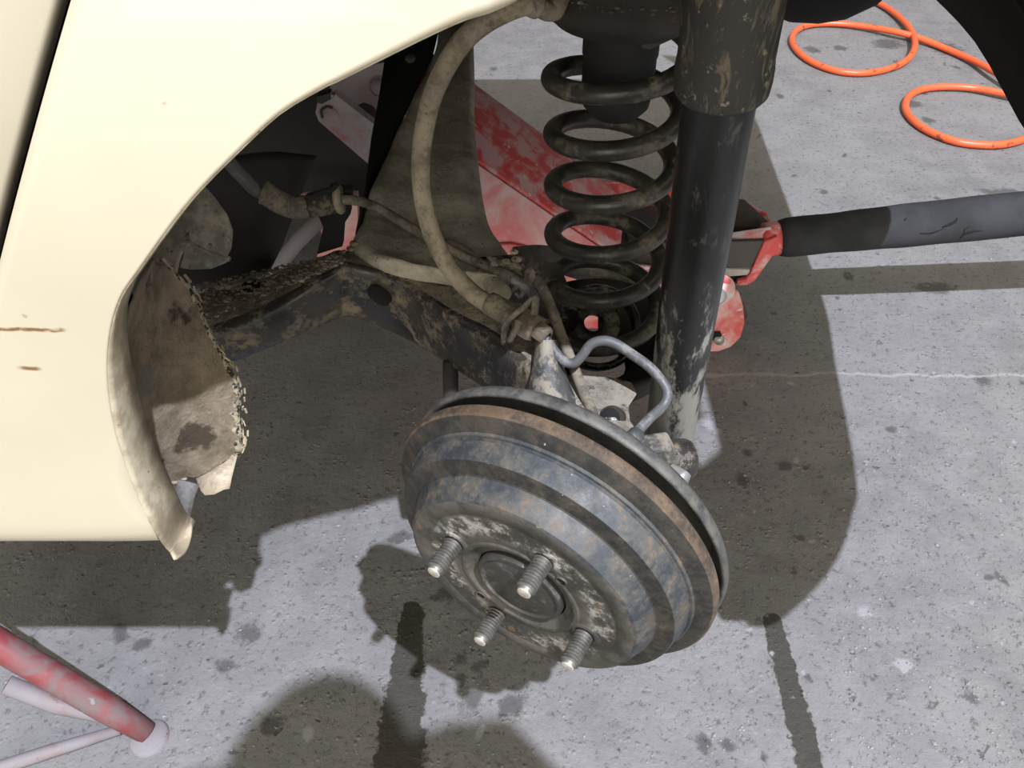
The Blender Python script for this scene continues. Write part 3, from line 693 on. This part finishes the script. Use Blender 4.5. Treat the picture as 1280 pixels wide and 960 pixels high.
def backing():
    m = lambda prof, n, mt: link(n, lathe(prof, 112, DA, DC), mt, axle)
    m([(.02, -.018), (.104, -.018), (.112, -.012), (.1225, -.013), (.1285, -.0115), (.1308, -.007), (.1306, -.0010), (.1290, .0), (.1265, -.0015), (.1225, -.006), (.105, -.007), (.105, .0)], 'backing_plate', M['backplate'])
    # spindle housing, gusset, mounting plates behind the drum
    link('spindle_housing', lathe([(.03, -.07), (.032, -.05), (.036, -.012)], 36, DA, DC), M['arm'], axle)
    rows = []
    for (xl, xm, xr, y, Y) in ((668, 682, 696, 425, .535), (664, 684, 702, 450, .522), (659, 688, 714, 480, .505), (655, 690, 728, 508, .488), (652, 692, 744, 536, .47)):
        rows.append([P(xl, y, Y=Y + .03), P(xl + 3, y, Y=Y - .006), P((xl + xm) / 2, y, Y=Y - .014), P(xm, y, Y=Y - .018), P((xm + xr) / 2, y, Y=Y - .014), P(xr - 2, y, Y=Y + .006), P(xr, y, Y=Y + .035)])
    Q = [catmull([r[k] for r in rows], 5) for k in range(7)]
    link('gusset', loft([[Q[k][i] for k in range(7)] for i in range(len(Q[0]))], False, False), M['gusset'], axle)
    q = [(698, 470), (716, 468), (740, 470), (768, 472), (790, 478), (797, 492), (786, 508), (788, 525), (800, 545), (790, 570), (745, 570), (720, 530)]
    mod_bevel(link('mounting_plate', plate([P(x, y, Y=.53 - .0011 * (y - 470)) for x, y in q], (0, .004, -.004)), M['tanplate'], axle, False), .002, 2)
    link('plate_hole', disc(P(762, 522, Y=.470) + Vector((0, -.002, .002)), (0, -.75, .6), .008, .001, 20), M['hole'], axle)
    bm = lathe([(.0, .014), (.009, .013), (.012, .006), (.0125, -.01)], 24, Vector((.1, -.6, .8)), P(764, 526, Y=.475))
    link('adjuster_boss', bm, M['arm'], axle)
    link('lower_tube', tube([P(563, 452, Y=.60), P(564, 540, Y=.565)], .0075, 16), M['tank'], axle)
    bm = lathe([(0, -.03), (.017, -.03), (.019, -.026), (.019, .026), (.017, .03), (0, .03)], 28, (1, .2, -.1), P(822, 578, Y=.475))
    link('shock_mount_eye', bm, M['arm'], axle)
    q = [(800, 566), (838, 560), (848, 580), (846, 603), (832, 600), (806, 588)]
    mod_bevel(link('shock_mount_plate', plate([P(x, y, Y=.455) for x, y in q], (0, .02, 0)), M['gusset'], axle, False), .003, 2)
    link('mount_bolt', lathe([(0, .016), (.007, .016), (.0075, .013), (.0075, 0)], 6, (.5, -.6, .2), P(838, 590, Y=.45)), M['bolt'], axle)
backing()
def hoses():
    # brake pipe and its hose fitting
    bp = root('brake_pipe', 'thin bent grey steel brake pipe arching over in front of the spring seat', 'pipe', tuple(P(787, 552, Y=.44)))
    pts = [P(676, 414, Y=.532), P(688, 432, Y=.525), P(703, 450, Y=.518), P(717, 454, Y=.515), P(728, 444, Y=.517), P(738, 431, Y=.52), P(752, 426, Y=.52), P(768, 429, Y=.517), P(790, 443, Y=.508), P(812, 459, Y=.497), P(829, 479, Y=.487), P(834, 494, Y=.48), P(828, 508, Y=.473), P(812, 523, Y=.46), P(799, 537, Y=.45), P(787, 553, Y=.438)]
    link('pipe', ctube(pts, .0042, 6, 12), M['pipe'], bp)
    link('end_sleeve', tube([P(796, 542, Y=.448), P(784, 560, Y=.432)], [.0065, .0082], 14), M['pipe'], bp)
    bh = root('brake_hose', 'thick dusty brown rubber brake hose curving down over the axle beam', 'hose', tuple(P(660, 402, Y=.54)))
    hp = [P(668, 2, Y=.60), P(640, 10, Y=.60), P(607, 27, Y=.60), P(580, 50, Y=.605), P(558, 82, Y=.61), P(540, 122, Y=.62), P(529, 170, Y=.625), P(526, 215, Y=.622), P(530, 255, Y=.615), P(542, 297, Y=.60), P(562, 335, Y=.585), P(588, 364, Y=.57), P(612, 381, Y=.56), P(634, 393, Y=.55)]
    link('hose', ctube(hp, .0079, 8, 20), M['hose'], bh)
    a, b = P(610, 378, Y=.561), P(650, 400, Y=.544)
    link('end_sleeve', tube([a + (b - a) * t for t in (0, .05, .4, .45, .75, .8, 1)], [.0092, .0102, .0102, .0097, .0100, .0106, .0106], 20), M['cable'], bh)
    d = (P(690, 424, Y=.524) - P(652, 400, Y=.544)).normalized()
    link('hex_nut', lathe([(0, 0), (.0125, 0), (.0132, .002), (.0132, .013), (.0122, .0155), (.008, .0155)], 6, d, P(653, 401, Y=.54), None, .3), M['nut'], bh, False)
    link('pipe_nut', lathe([(.007, .015), (.008, .016), (.0088, .019), (.0088, .026), (.006, .0275), (.004, .0275)], 6, d, P(653, 401, Y=.54), None, .1), M['nut'], bh, False)
    hb = root('hose_clip', 'small bent steel clip holding the brake hose end on the axle', 'clip', tuple(P(640, 400, Y=.545)))
    strap = [P(631, 428, Y=.535), P(632, 408, Y=.532), P(640, 396, Y=.532), P(655, 384, Y=.534), P(668, 372, Y=.537), P(669, 380, Y=.533), P(668, 392, Y=.531)]
    bm = bmesh.new(); pts = catmull(strap, 5)
    link('clip_band', tube(pts, .0042, 10, None, True, .6), M['cable'], hb)
    link('clip_leg', ctube([P(636, 427, Y=.532), P(646, 410, Y=.529), P(648, 400, Y=.53)], .003, 5, 8), M['cable'], hb)
    link('wire_loop', ctube([P(640, 348, Y=.575), P(652, 356, Y=.57), P(664, 366, Y=.56), P(669, 374, Y=.545)], .004, 5, 10), M['pipe'], hb)
    link('wire_loop', ctube([P(641, 364, Y=.58), P(648, 358, Y=.575), P(654, 364, Y=.572), P(650, 371, Y=.572), P(645, 366, Y=.575)], .002, 6, 8), M['pipe'], hb)
    link('clip_tab', plate([P(656, 345, Y=.60), P(664, 340, Y=.60), P(669, 347, Y=.595), P(662, 360, Y=.59), P(655, 355, Y=.59)], (0, .004, .003)), M['cable'], hb, False)
    hc = root('handbrake_cable', 'grey handbrake cable running down from clip to backing plate behind drum', 'cable', tuple(P(745, 528, Y=.45)))
    link('sheath', ctube([P(668, 348, Y=.60), P(678, 360, Y=.59), P(690, 388, Y=.572), P(702, 420, Y=.555), P(716, 456, Y=.53), P(730, 492, Y=.50), P(742, 520, Y=.475), P(748, 540, Y=.455)], .0048, 8, 12), M['cable'], hc)
    # left brake line with sleeve, union and washer
    bl = root('brake_line', 'thin brake line with rubber sleeve and union crossing left of the beam', 'pipe', tuple(P(400, 252, Y=.685)))
    link('upper_pipe', ctube([P(268, 178, Y=.66), P(288, 205, Y=.665), P(304, 222, Y=.67), P(318, 236, Y=.675), P(332, 243, Y=.68)], .0062, 6, 14), M['pipe'], bl)
    link('rubber_sleeve', ctube([P(328, 240, Y=.68), P(334, 243, Y=.68), P(350, 253, Y=.683), P(368, 259, Y=.685), P(386, 258, Y=.687)], [.0085] * 2 + [.0115] * 4 + [.0108] * 27, 8, 18), M['cable'], bl)
    link('union_block', tube([P(382, 258, Y=.686), P(388, 257, Y=.687), P(420, 250, Y=.69), P(424, 249, Y=.69)], [.0095, .0125, .0125, .010], 6), M['arm'], bl, False)
    link('washer', lathe([(.005, -.003), (.013, -.003), (.0145, 0), (.013, .003), (.005, .003)], 26, (1, 0, .12), P(424, 249, Y=.69)), M['hose'], bl)
    link('clip_wire', ctube([P(388, 248, Y=.685), P(402, 240, Y=.685), P(416, 236, Y=.685), P(421, 230, Y=.685)], .0025, 5, 8), M['blackflank'], bl)
    link('thin_pipe', ctube([P(424, 249, Y=.69), P(446, 251, Y=.70), P(466, 257, Y=.725), P(488, 269, Y=.72), P(515, 285, Y=.70), P(550, 305, Y=.68), P(590, 325, Y=.652), P(628, 341, Y=.625), P(652, 352, Y=.605)], .0048, 7, 12), M['cable'], bl)
hoses()

# ------------------------------------------------------------------ brake drum
q = frame_of(DA)
drum = root('brake_drum', 'rusty stepped brake drum with four wheel studs in centre of photo', 'brake drum', tuple(DC))
drum.rotation_euler = q.to_euler()
def dlink(name, bm, mat, smooth=True, parent=None, label=None):
    o = link(name, bm, mat, None, smooth, None, label, True); o.parent = parent or drum; return auto(o, 27) if smooth else o
def build_drum():
    N = 128
    dlink('drum_lip', lathe([(.116, .0085), (.1270, .0085), (.1298, .0098), (.1306, .0118), (.1302, .0185), (.1288, .0196)], N), M['rustlip'], label='rusty brown drum lip')
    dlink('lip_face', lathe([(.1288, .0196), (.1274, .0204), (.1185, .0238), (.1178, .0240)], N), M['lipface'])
    dlink('drum_shell', lathe([(.1180, .022), (.1176, .0245), (.1166, .0258), (.1146, .0262), (.1136, .0272), (.1136, .0286), (.1148, .0290), (.1142, .0305), (.1114, .0425), (.1108, .0436)], N), M['drum'])
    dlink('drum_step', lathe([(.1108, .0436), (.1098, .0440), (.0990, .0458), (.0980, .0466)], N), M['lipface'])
    dlink('drum_hat', lathe([(.0980, .0466), (.0976, .0480), (.0922, .0592), (.0910, .0610), (.0890, .0618)], N), M['drum'])
    dlink('drum_face', lathe([(.0890, .0618), (.0868, .0626), (.078, .0620), (.0765, .0612), (.0485, .0612), (.0470, .0622), (.0445, .0620), (.0400, .0575), (.0365, .0570), (.0358, .0575), (.0358, .045), (.0, .045)], N), M['face'])
    dlink('centre_cap', lathe([(.0345, .046), (.0345, .0605), (.0335, .0625), (.0315, .0628), (.0300, .0614), (.0285, .0612), (.0270, .0618), (.012, .0622), (0, .0624)], 72), M['capmat'])
    prof = [(.0, -.004), (.0072, -.004), (.0072, 0)]
    n = 10
    for i in range(n):
        h = .0 + i * .0025; prof += [(.0059, h), (.0060, h + .0006), (.0070, h + .0013), (.0070, h + .0017), (.0059, h + .0025)]
    top = n * .0025
    prof += [(.0056, top + .0006), (.0050, top + .0022)]
    end = [(.0052, top + .0014), (.0048, top + .0030), (.0036, top + .0034), (0, top + .0034)]
    sm = None
    for k in range(4):
        a = math.radians(69 + 90 * k)
        if sm is None:
            o = dlink('wheel_stud', lathe(prof, 22), M['stud']); e = dlink('stud_end', lathe(end, 20), M['studend'], True, o); sm, se = o, e
        else:
            o = sm.copy(); COL.objects.link(o); o.parent = drum; e = se.copy(); COL.objects.link(e); e.parent = o
        o.location = (.0565 * math.cos(a), .0565 * math.sin(a), .0612)
    for a in (48, -132):
        a = math.radians(a)
        dlink('screw_hole', lathe([(.0032, .0010), (.0042, .0014), (.0048, .0004), (.0048, -.001)], 18, (0, 0, 1), (.0505 * math.cos(a), .0505 * math.sin(a), .0612)), M['face'])
        dlink('hole_floor', lathe([(0, .0004), (.0036, .0004)], 18, (0, 0, 1), (.0505 * math.cos(a), .0505 * math.sin(a), .0612)), M['hole'])
    # patches of rust scale left around the studs
    for k in (0, 1, 3):
        a = math.radians(69 + 90 * k)
        dlink('scale_ring', lathe([(.0074, .0001), (.0085, .0009), (.0115, .0007), (.0128, .0)], 26, (0, 0, 1), (.0565 * math.cos(a), .0565 * math.sin(a), .0612)), M['face'])
build_drum()

# ------------------------------------------------------------------ coil spring and shock absorber
def spring():
    s = root('coil_spring', 'black steel coil spring standing between axle and body left of shock absorber', 'spring', (.09, .676, HC - .56))
    pts = []; z1 = HC - .271; N = 44
    for i in range(int(-.42 * N), int(5.45 * N) + 1):
        t = i / N; a = 2 * math.pi * t
        z = z1 - .0485 * t - .0006 * t * t
        r = .0545 + .004 * max(0, min(1, (.6 - t))) - .0006 * t
        if t > 4.3: r += .008 * (t - 4.3)
        cx = .0875 + .0012 * t
        pts.append(Vector((cx - r * math.sin(a), .676 - r * math.cos(a), z)))
    link('coil', tube(pts, .0084, 14), M['spring'], s)
spring()
def shock():
    top, bot = P(915, 20, Y=.478), P(834, 562, Y=.532)
    s = root('shock_absorber', 'black tubular shock absorber with muddy dust cover right of the spring', 'shock absorber', tuple(bot))
    d = (top - bot).normalized(); L = (top - bot).length
    def at(py):  # distance along the axis of a photo row
        lo, hi = 0., 2 * L
        for _ in range(40):
            m = (lo + hi) / 2; p = bot + d * m - CAM
            if 480 - FPX * p.dot(UP) / p.dot(FW) > py: lo = m
            else: hi = m
        return lo
    h1 = at(100)
    link('cylinder', lathe([(0, -.004), (.017, -.004), (.0205, .0), (.0222, .004), (.0222, .012), (.0224, .0125), (.0224, h1 + .02)], 48, d, bot), M['shock'], s)
    link('dust_cover', lathe([(.0225, h1 - .006), (.0262, h1 - .008), (.0284, h1 - .005), (.0290, h1 + .002), (.0288, h1 + .010), (.0280, h1 + .016), (.0278, h1 + .30), (.0, h1 + .30)], 48, d, bot), M['cover'], s)
    link('lower_eye', lathe([(0, -.016), (.014, -.016), (.0165, -.012), (.0165, .012), (.014, .016), (0, .016)], 28, (.3, 1, 0), bot - d * .014), M['arm'], s)
shock()

# ------------------------------------------------------------------ trolley jack
def jack():
    j = root('trolley_jack', 'worn red trolley jack with raised arm and charcoal handle under the car', 'jack', (0, 1.2, 0))
    # lifting arm: crowned top plate, side plate, far plate
    T = [(500, 42, 1.29), (590, 106, 1.28), (690, 180, 1.262), (780, 252, 1.245)]
    S = [(500, 136, 1.125), (600, 206, 1.12), (690, 268, 1.11), (772, 322, 1.10)]
    rows = []
    for (a, b) in zip(T, S):
        A, B = P(a[0], a[1], Y=a[2]), P(b[0], b[1], Y=b[2])
        rows.append([A + Vector((0, .004, -.05)), A, A.lerp(B, .03) + Vector((0, 0, .002)), A.lerp(B, .5) + Vector((0, 0, .006)), A.lerp(B, .97) + Vector((0, 0, .002)), B])
    mod_solid(link('lift_arm', loft(rows, False, False), M['red'], j), .004, 1)
    sp = [(500, 138, 1.123), (600, 208, 1.118), (690, 270, 1.108), (771, 324, 1.098), (772, 360, 1.098), (700, 345, 1.105), (600, 296, 1.115), (500, 226, 1.123)]
    link('arm_side_plate', plate([P(x, y, Y=Y) for x, y, Y in sp], (0, .006, 0)), M['pink'], j, False)
    # parallel link bar with its pin
    lb = [(396, 131), (400, 122), (409, 117), (419, 120), (520, 197), (520, 252), (470, 214), (398, 152), (394, 142)]
    o = link('link_bar', plate([P(x, y, Y=1.085) for x, y in lb], (0, .012, 0)), M['ashred'], j, False); mod_bevel(o, .002)
    link('bar_edge', plate([P(x, y, Y=1.084) for x, y in ((419, 118), (520, 196), (520, 203), (414, 125))], (0, .014, .002)), M['jackpale'], j, False)
    pin = lathe([(0, .006), (.010, .006), (.0125, .004), (.013, -.002)], 30, (-.1, -1, .25), P(413, 145, Y=1.084))
    link('link_pin', pin, M['ashred'], j)
    link('pin_clip', ctube([P(403, 147, Y=1.076), P(402, 138, Y=1.076), P(409, 133, Y=1.076), P(416, 135, Y=1.076)], .002, 5, 8), M['jackdark'], j)
    link('bar_end_cap', plate([P(x, y, Y=1.083) for x, y in ((396, 121), (412, 117), (414, 124), (402, 130), (396, 128))], (0, .016, 0)), M['jackdark'], j, False)
    sb = [(412, 110), (430, 92), (470, 80), (482, 78), (482, 150), (476, 146), (466, 132), (455, 128), (445, 132), (436, 140), (424, 128)]
    link('saddle_bracket', plate([P(x, y, Y=1.16) for x, y in sb], (0, .012, 0)), M['ashred'], j, False)
    link('bracket_pin', lathe([(0, .005), (.011, .005), (.0115, 0), (.0135, 0), (.0135, .004), (.0145, .004), (.0145, -.002)], 28, (-.1, -1, .3), P(474, 108, Y=1.158)), M['ashred'], j)
    sad = P(455, 60, Y=1.22)
    link('saddle', lathe([(0, -.02), (.03, -.02), (.05, 0), (.055, .02), (.05, .02), (.045, .006), (0, .004)], 32, (0, 0, 1), sad), M['jackdark'], j)
    # frame: two long side plates
    near = [(560, 310), (640, 306), (725, 324), (830, 336), (880, 340), (902, 344), (914, 352), (916, 363), (924, 366), (929, 383), (931, 404), (926, 422), (914, 434), (898, 440), (882, 440), (850, 418), (815, 412), (770, 412), (725, 411), (640, 409), (560, 404)]
    o = link('side_plate', plate([P(x, y, Y=1.10) for x, y in near], (0, .008, 0)), M['pinkred'], j, False); mod_bevel(o, .0025)
    o = link('side_plate', plate([P(x, y, Y=1.30) for x, y in ((745, 226), (770, 228), (850, 228), (900, 236), (960, 268), (965, 282), (880, 276), (830, 262), (780, 258), (745, 250))], (0, .008, 0)), M['red'], j, False); mod_bevel(o, .0025)
    link('frame_web', plate([P(772, 256, Y=1.28), P(905, 262, Y=1.28), P(905, 330, Y=1.12), P(770, 330, Y=1.12)], (0, 0, -.006)), M['jackgrey'], j, False)
    link('pump_block', box(P(800, 292, Y=1.2) + Vector((.03, 0, -.01)), .11, .10, .05), M['jackdark'], j, False)
    link('web_slot', plate([P(772, 256, Y=1.23), P(777, 256, Y=1.23), P(775, 322, Y=1.10), P(770, 322, Y=1.10)], (0, -.002, .002)), M['hole'], j, False)
    # rear end: slot, bolt, caster tip
    link('plate_slot', plate([P(x, y, Y=1.098) for x, y in ((884, 418), (888, 415), (900, 414), (902, 418), (900, 424), (886, 426))], (0, -.001, 0)), M['hole'], j, False)
    link('slot_bolt', lathe([(0, .004), (.006, .004), (.0065, .002), (.009, .002), (.0095, -.002)], 20, (0, -1, .3), P(899, 425, Y=1.097)), M['bolt'], j)
    link('pivot_cap', lathe([(0, .008), (.009, .008), (.013, .006), (.015, -.004)], 30, (.1, -1, .6), P(897, 370, Y=1.09)), M['jackgrey'], j)
    link('pivot_boss', lathe([(0, .006), (.024, .006), (.0265, .002), (.0265, -.012)], 32, (.1, -1, .5), P(899, 362, Y=1.10)), M['pink'], j)
    link('foot_tip', plate([P(x, y, Y=1.11) for x, y in ((872, 436), (886, 438), (887, 454), (878, 456))], (0, .01, 0)), M['red'], j, False)
    wc = P(905, 420, Y=1.17); wc.z = .03
    link('caster_wheel', lathe([(0, -.014), (.024, -.014), (.03, -.01), (.03, .01), (.024, .014), (0, .014)], 30, (0, 1, 0), wc), M['jackdark'], j)
    # handle socket
    hp, hq = P(972, 298, Y=1.2), P(1290, 266, Y=1.196); ax = (hq - hp).normalized()
    link('socket_collar', tube([hp - ax * .028, hp - ax * .024, hp + ax * .003], [.025, .029, .029], 24), M['red'], j)
    def Q(lst, th, mat, name, bev=.0015):
        o = link(name, plate([P(x, y, Y=Y) for x, y, Y in lst], th), mat, j, False); return mod_bevel(o, bev)
    Q([(908, 250, 1.30), (918, 247, 1.30), (931, 249, 1.29), (962, 278, 1.23), (957, 286, 1.215), (905, 292, 1.235), (890, 280, 1.25)], (0, 0, -.005), M['jackdark'], 'socket_top_plate')
    Q([(893, 294, 1.20), (930, 288, 1.195), (964, 283, 1.19), (966, 298, 1.185), (930, 299, 1.185), (893, 302, 1.19)], (0, .004, -.004), M['ashred'], 'socket_shelf')
    Q([(896, 302, 1.175), (962, 301, 1.175), (938, 334, 1.16), (893, 336, 1.16)], (0, .006, 0), M['jackdark'], 'socket_panel')
    Q([(955, 302, 1.172), (972, 296, 1.172), (973, 318, 1.165), (966, 320, 1.165), (944, 351, 1.15), (934, 357, 1.148), (920, 357, 1.148), (922, 352, 1.148), (932, 349, 1.148), (938, 342, 1.152)], (0, .010, 0), M['red'], 'socket_arm', .002)
    Q([(892, 336, 1.158), (938, 337, 1.158), (936, 344, 1.155), (910, 346, 1.155), (892, 342, 1.157)], (0, .012, 0), M['jackpale'], 'socket_lip')
    Q([(904, 346, 1.16), (934, 345, 1.16), (926, 353, 1.158), (912, 354, 1.158)], (0, .004, 0), M['hole'], 'socket_slot')
    # handle and foam grip
    he = hp + ax * 1.05
    h = link('handle', tube([hp - ax * .02, he], .016, 18), M['jackdark'], j)
    pts = [hp + ax * (.002 + i * .0125) for i in range(70)]
    rad = [.0325 + .0016 * noise.noise(Vector((i * .21, 0, 0))) + .0045 * min(1, i / 22.) for i in range(70)]
    rad[0] = .030; link('foam_grip', tube(pts, rad, 30), M['foam'], h)
    for lst in ([(1178, 284), (1186, 281), (1194, 277), (1197, 272)], [(1200, 298), (1206, 292), (1216, 289), (1228, 288)], [(1204, 294), (1206, 287), (1212, 283)], [(1150, 292), (1165, 291), (1180, 286)], [(1130, 276), (1134, 272)]):
        pts = []
        for x, y in lst:
            d = ray(x, y); # nearest point on the grip's surface along this ray
            w = CAM - hp; A = d - ax * d.dot(ax); B = w - ax * w.dot(ax); r0 = .0368
            a, b, c = A.dot(A), 2 * A.dot(B), B.dot(B) - r0 * r0; D = max(0, b * b - 4 * a * c)
            pts.append(CAM + d * ((-b - math.sqrt(D)) / (2 * a)))
        k = len(catmull(pts, 5)); w = .0022 if lst[0][0] in (1200, 1178) else .0011
        link('foam_tear', tube(catmull(pts, 5), [w * (.35 + .65 * math.sin(math.pi * (i + .5) / k)) for i in range(k)], 8), M['hole'], h)
jack()

# ------------------------------------------------------------------ axle stands
def stand(name, label, foot, knee, matA, top, second=None):
    s = root(name, label, 'axle stand', tuple(foot), 'red axle stands')
    d = (knee - foot).normalized(); end = foot + d * ((top - foot.z) / d.z)
    pts = [foot + Vector((0, 0, .004)) + (end - foot) * (i / 12) for i in range(13)]
    link('leg', tube(pts, [.0125] + [.0155 + .004 * i / 12 for i in range(12)], 18), matA, s)
    link('foot_pad', lathe([(0, .006), (.015, .006), (.0175, .004), (.0205, .004), (.0215, .002), (.0225, 0)], 32, (0, 0, 1), Vector((foot.x + .002, foot.y - .004, 0))), M['standwhite'], s)
    return s, end
foot = P(186, 918, Z=0); knee = P(0, 808, Z=.125)
s1, e1 = stand('axle_stand', 'faded red axle stand with pale foot pad at lower left under the sill', foot, knee, M['stand'], .44)
def stand_rest():
    o1 = e1.copy(); c = Vector((e1.x - .02, e1.y + .02, 0))
    link('inner_leg', tube([P(152, 902, Z=.028), P(70, 880, Z=.05), P(8, 856, Z=.085)], [.006, .0105, .0105], 12), M['standwhite'], s1)
    link('foot_brace', tube([P(150, 912, Z=.012), P(60, 940, Z=.012), P(-120, 998, Z=.012)], [.006, .008, .008], 12), M['standwhite'], s1)
    link('gusset_plate', plate([P(-6, 780, Z=.14), P(12, 792, Z=.12), P(3, 796, Z=.12), P(-6, 794, Z=.13)], (0, .004, 0)), M['standwhite'], s1, False)
    link('ratchet_post', tube([Vector((c.x, c.y, .30)), Vector((c.x, c.y, .47))], .02, 16), M['stand'], s1)
    link('head', box(Vector((c.x, c.y, .476)), .09, .05, .012), M['stand'], s1, False)
    for dx, dy in ((-.32, .0), (-.32, .34), (-.2, .34)):
        f = Vector((foot.x + dx, foot.y + dy, .004))
        link('leg', tube([f, e1.lerp(c + Vector((0, 0, .44)), .5)], [.0125, .018], 14), M['stand'], s1)
stand_rest()
def stand2():
    s = root('axle_stand', 'dusty pink axle stand deep under the car behind the brake line union', 'axle stand', (-.35, 1.2, 0), 'red axle stands')
    link('leg', tube([P(338, 345, Y=1.16), P(372, 302, Y=1.18), P(405, 268, Y=1.20)], [.013, .0135, .014], 14), M['standwhite'], s)
    link('post', plate([P(x, y, Y=1.2) for x, y in ((392, 262), (412, 246), (446, 246), (450, 330), (425, 335), (396, 322), (402, 292))], (0, .02, 0)), M['pink'], s, False)
    link('collar', ctube([P(366, 256, Y=1.2), P(380, 247, Y=1.2), P(398, 245, Y=1.2), P(416, 250, Y=1.2)], .008, 6, 12), M['pink'], s)
    0 and link('base_ring', lathe([(.055, 0), (.06, .008), (.065, .008), (.07, 0)], 32, (0, 0, 1), Vector((-.40, 1.2, 0))), M['standwhite'], s)
stand2()

# ------------------------------------------------------------------ air hose on the floor
def air_hose():
    s = root('air_hose', 'bright orange air hose lying in two loops on the floor behind the car', 'hose', tuple(P(1100, 90, Z=0)))
    A = [(1010, -60, .012), (1050, -30, .012), (1085, -4, .012), (1112, 12, .012), (1132, 29, .016), (1143, 48, .02), (1141, 66, .018), (1126, 80, .011), (1103, 88, .010), (1077, 91.5, .010), (1047, 89, .010), (1018, 79, .010), (998, 65, .010), (990, 50, .010), (996, 38, .010), (1014, 31, .010), (1045, 29.5, .012), (1080, 33, .014), (1120, 40, .020), (1150, 48, .016), (1180, 60, .011), (1215, 75, .014), (1245, 91, .024), (1290, 118, .026), (1340, 152, .012), (1365, 190, .010), (1350, 220, .010)]
    link('hose', ctube([P(x, y, Z=z) for x, y, z in A], .0092, 8, 12), M['airhose'], s)
    B = [(1290, 168, .010), (1274, 176, .010), (1250, 181, .010), (1225, 181, .010), (1195, 177, .010), (1165, 166, .010), (1143, 152, .010), (1132, 136, .010), (1136, 121, .010), (1152, 112, .010), (1180, 108.5, .012), (1215, 110, .013), (1250, 116, .016), (1285, 123, .018), (1330, 138, .012), (1345, 154, .01), (1325, 165, .01), (1302, 165, .010)]
    link('hose', ctube([P(x, y, Z=z) for x, y, z in B], .0092, 8, 12), M['airhose'], s)
air_hose()

# ------------------------------------------------------------------ the person who takes the photograph (behind the camera; only the shadow is seen)
def person():
    p = root('person', 'person in dark work clothes bending forward behind the wheel with hands on knees', 'person', (.2, -.6, 0)); SHIFT = Vector((-.045, -.095, 0))
    V, E, R = [], [], []
    def add(pt, r, par=None):
        V.append(Vector(pt)); R.append(r)
        if par is not None: E.append((par, len(V) - 1))
        return len(V) - 1
    cx = .19
    pel = add((cx, -.66, .93), .135); sp = add((cx, -.42, 1.12), .13, pel); ch = add((cx, -.21, 1.20), .125, sp); nk = add((cx, -.12, 1.26), .06, ch); hd = add((cx, -.11, 1.31), .075, nk)
    for sx in (-1, 1):
        hip = add((cx + sx * .10, -.66, .87), .09, pel); kn = add((cx + sx * .13, -.43, .50), .06, hip); an = add((cx + sx * .13, -.60, .09), .042, kn); add((cx + sx * .14, -.46, .035), .035, an)
        sh = add((cx + sx * .155, -.075, 1.19), .075, ch); el = add((cx + sx * .29, -.27, .94), .045, sh); wr = add((cx + sx * .15, -.39, .64), .03, el); add((cx + sx * .14, -.385, .585), .03, wr)
    me = bpy.data.meshes.new('body'); me.from_pydata([v - LOC[p] for v in V], E, []); o = bpy.data.objects.new('body', me); COL.objects.link(o); o.parent = p
    me.materials.append(M['cloth'])
    sk = o.modifiers.new('skin', 'SKIN')
    if not me.skin_vertices: bpy.context.view_layer.objects.active = o
    for i, sv in enumerate(me.skin_vertices[0].data): sv.radius = (R[i], R[i]); sv.use_root = (i == 0)
    ss = o.modifiers.new('sub', 'SUBSURF'); ss.levels = 1; ss.render_levels = 1
    bm = bmesh.new(); bmesh.ops.create_uvsphere(bm, u_segments=24, v_segments=16, radius=1, matrix=Matrix.Translation((cx, -.11, 1.335)) @ Matrix.Rotation(.6, 4, 'X') @ Matrix.Diagonal((.076, .095, .115, 1)))
    tube([Vector((cx, -.02, 1.31)), Vector((cx, -.005, 1.295))], [.008, .014], 8, bm)
    link('head', bm, M['skin'], p)
    bm = bmesh.new(); bmesh.ops.create_uvsphere(bm, u_segments=24, v_segments=16, radius=1, matrix=Matrix.Translation((cx, -.13, 1.355)) @ Matrix.Rotation(.4, 4, 'X') @ Matrix.Diagonal((.082, .095, .105, 1)))
    link('hair', bm, M['hair'], p)
    for sx in (-1, 1):
        bm = bmesh.new(); w = Vector((cx + sx * .14, -.372, .585))
        bmesh.ops.create_uvsphere(bm, u_segments=12, v_segments=8, radius=1, matrix=Matrix.Translation(w) @ Matrix.Diagonal((.038, .018, .045, 1)))
        for k in range(4): 
            x = w.x + (k - 1.5) * .019; ln = (.9, 1.05, 1, .8)[k] * .07
            tube([Vector((x, w.y, w.z - .02)), Vector((x, w.y + .012, w.z - .02 - ln * .5)), Vector((x, w.y + .004, w.z - .02 - ln))], [.009, .0085, .007], 8, bm)
        tube([Vector((w.x - sx * .03, w.y, w.z + .01)), Vector((w.x - sx * .055, w.y + .005, w.z - .02)), Vector((w.x - sx * .06, w.y, w.z - .045))], [.011, .010, .008], 8, bm)
        link('hand', bm, M['skin'], p)
    p.location += SHIFT
person()
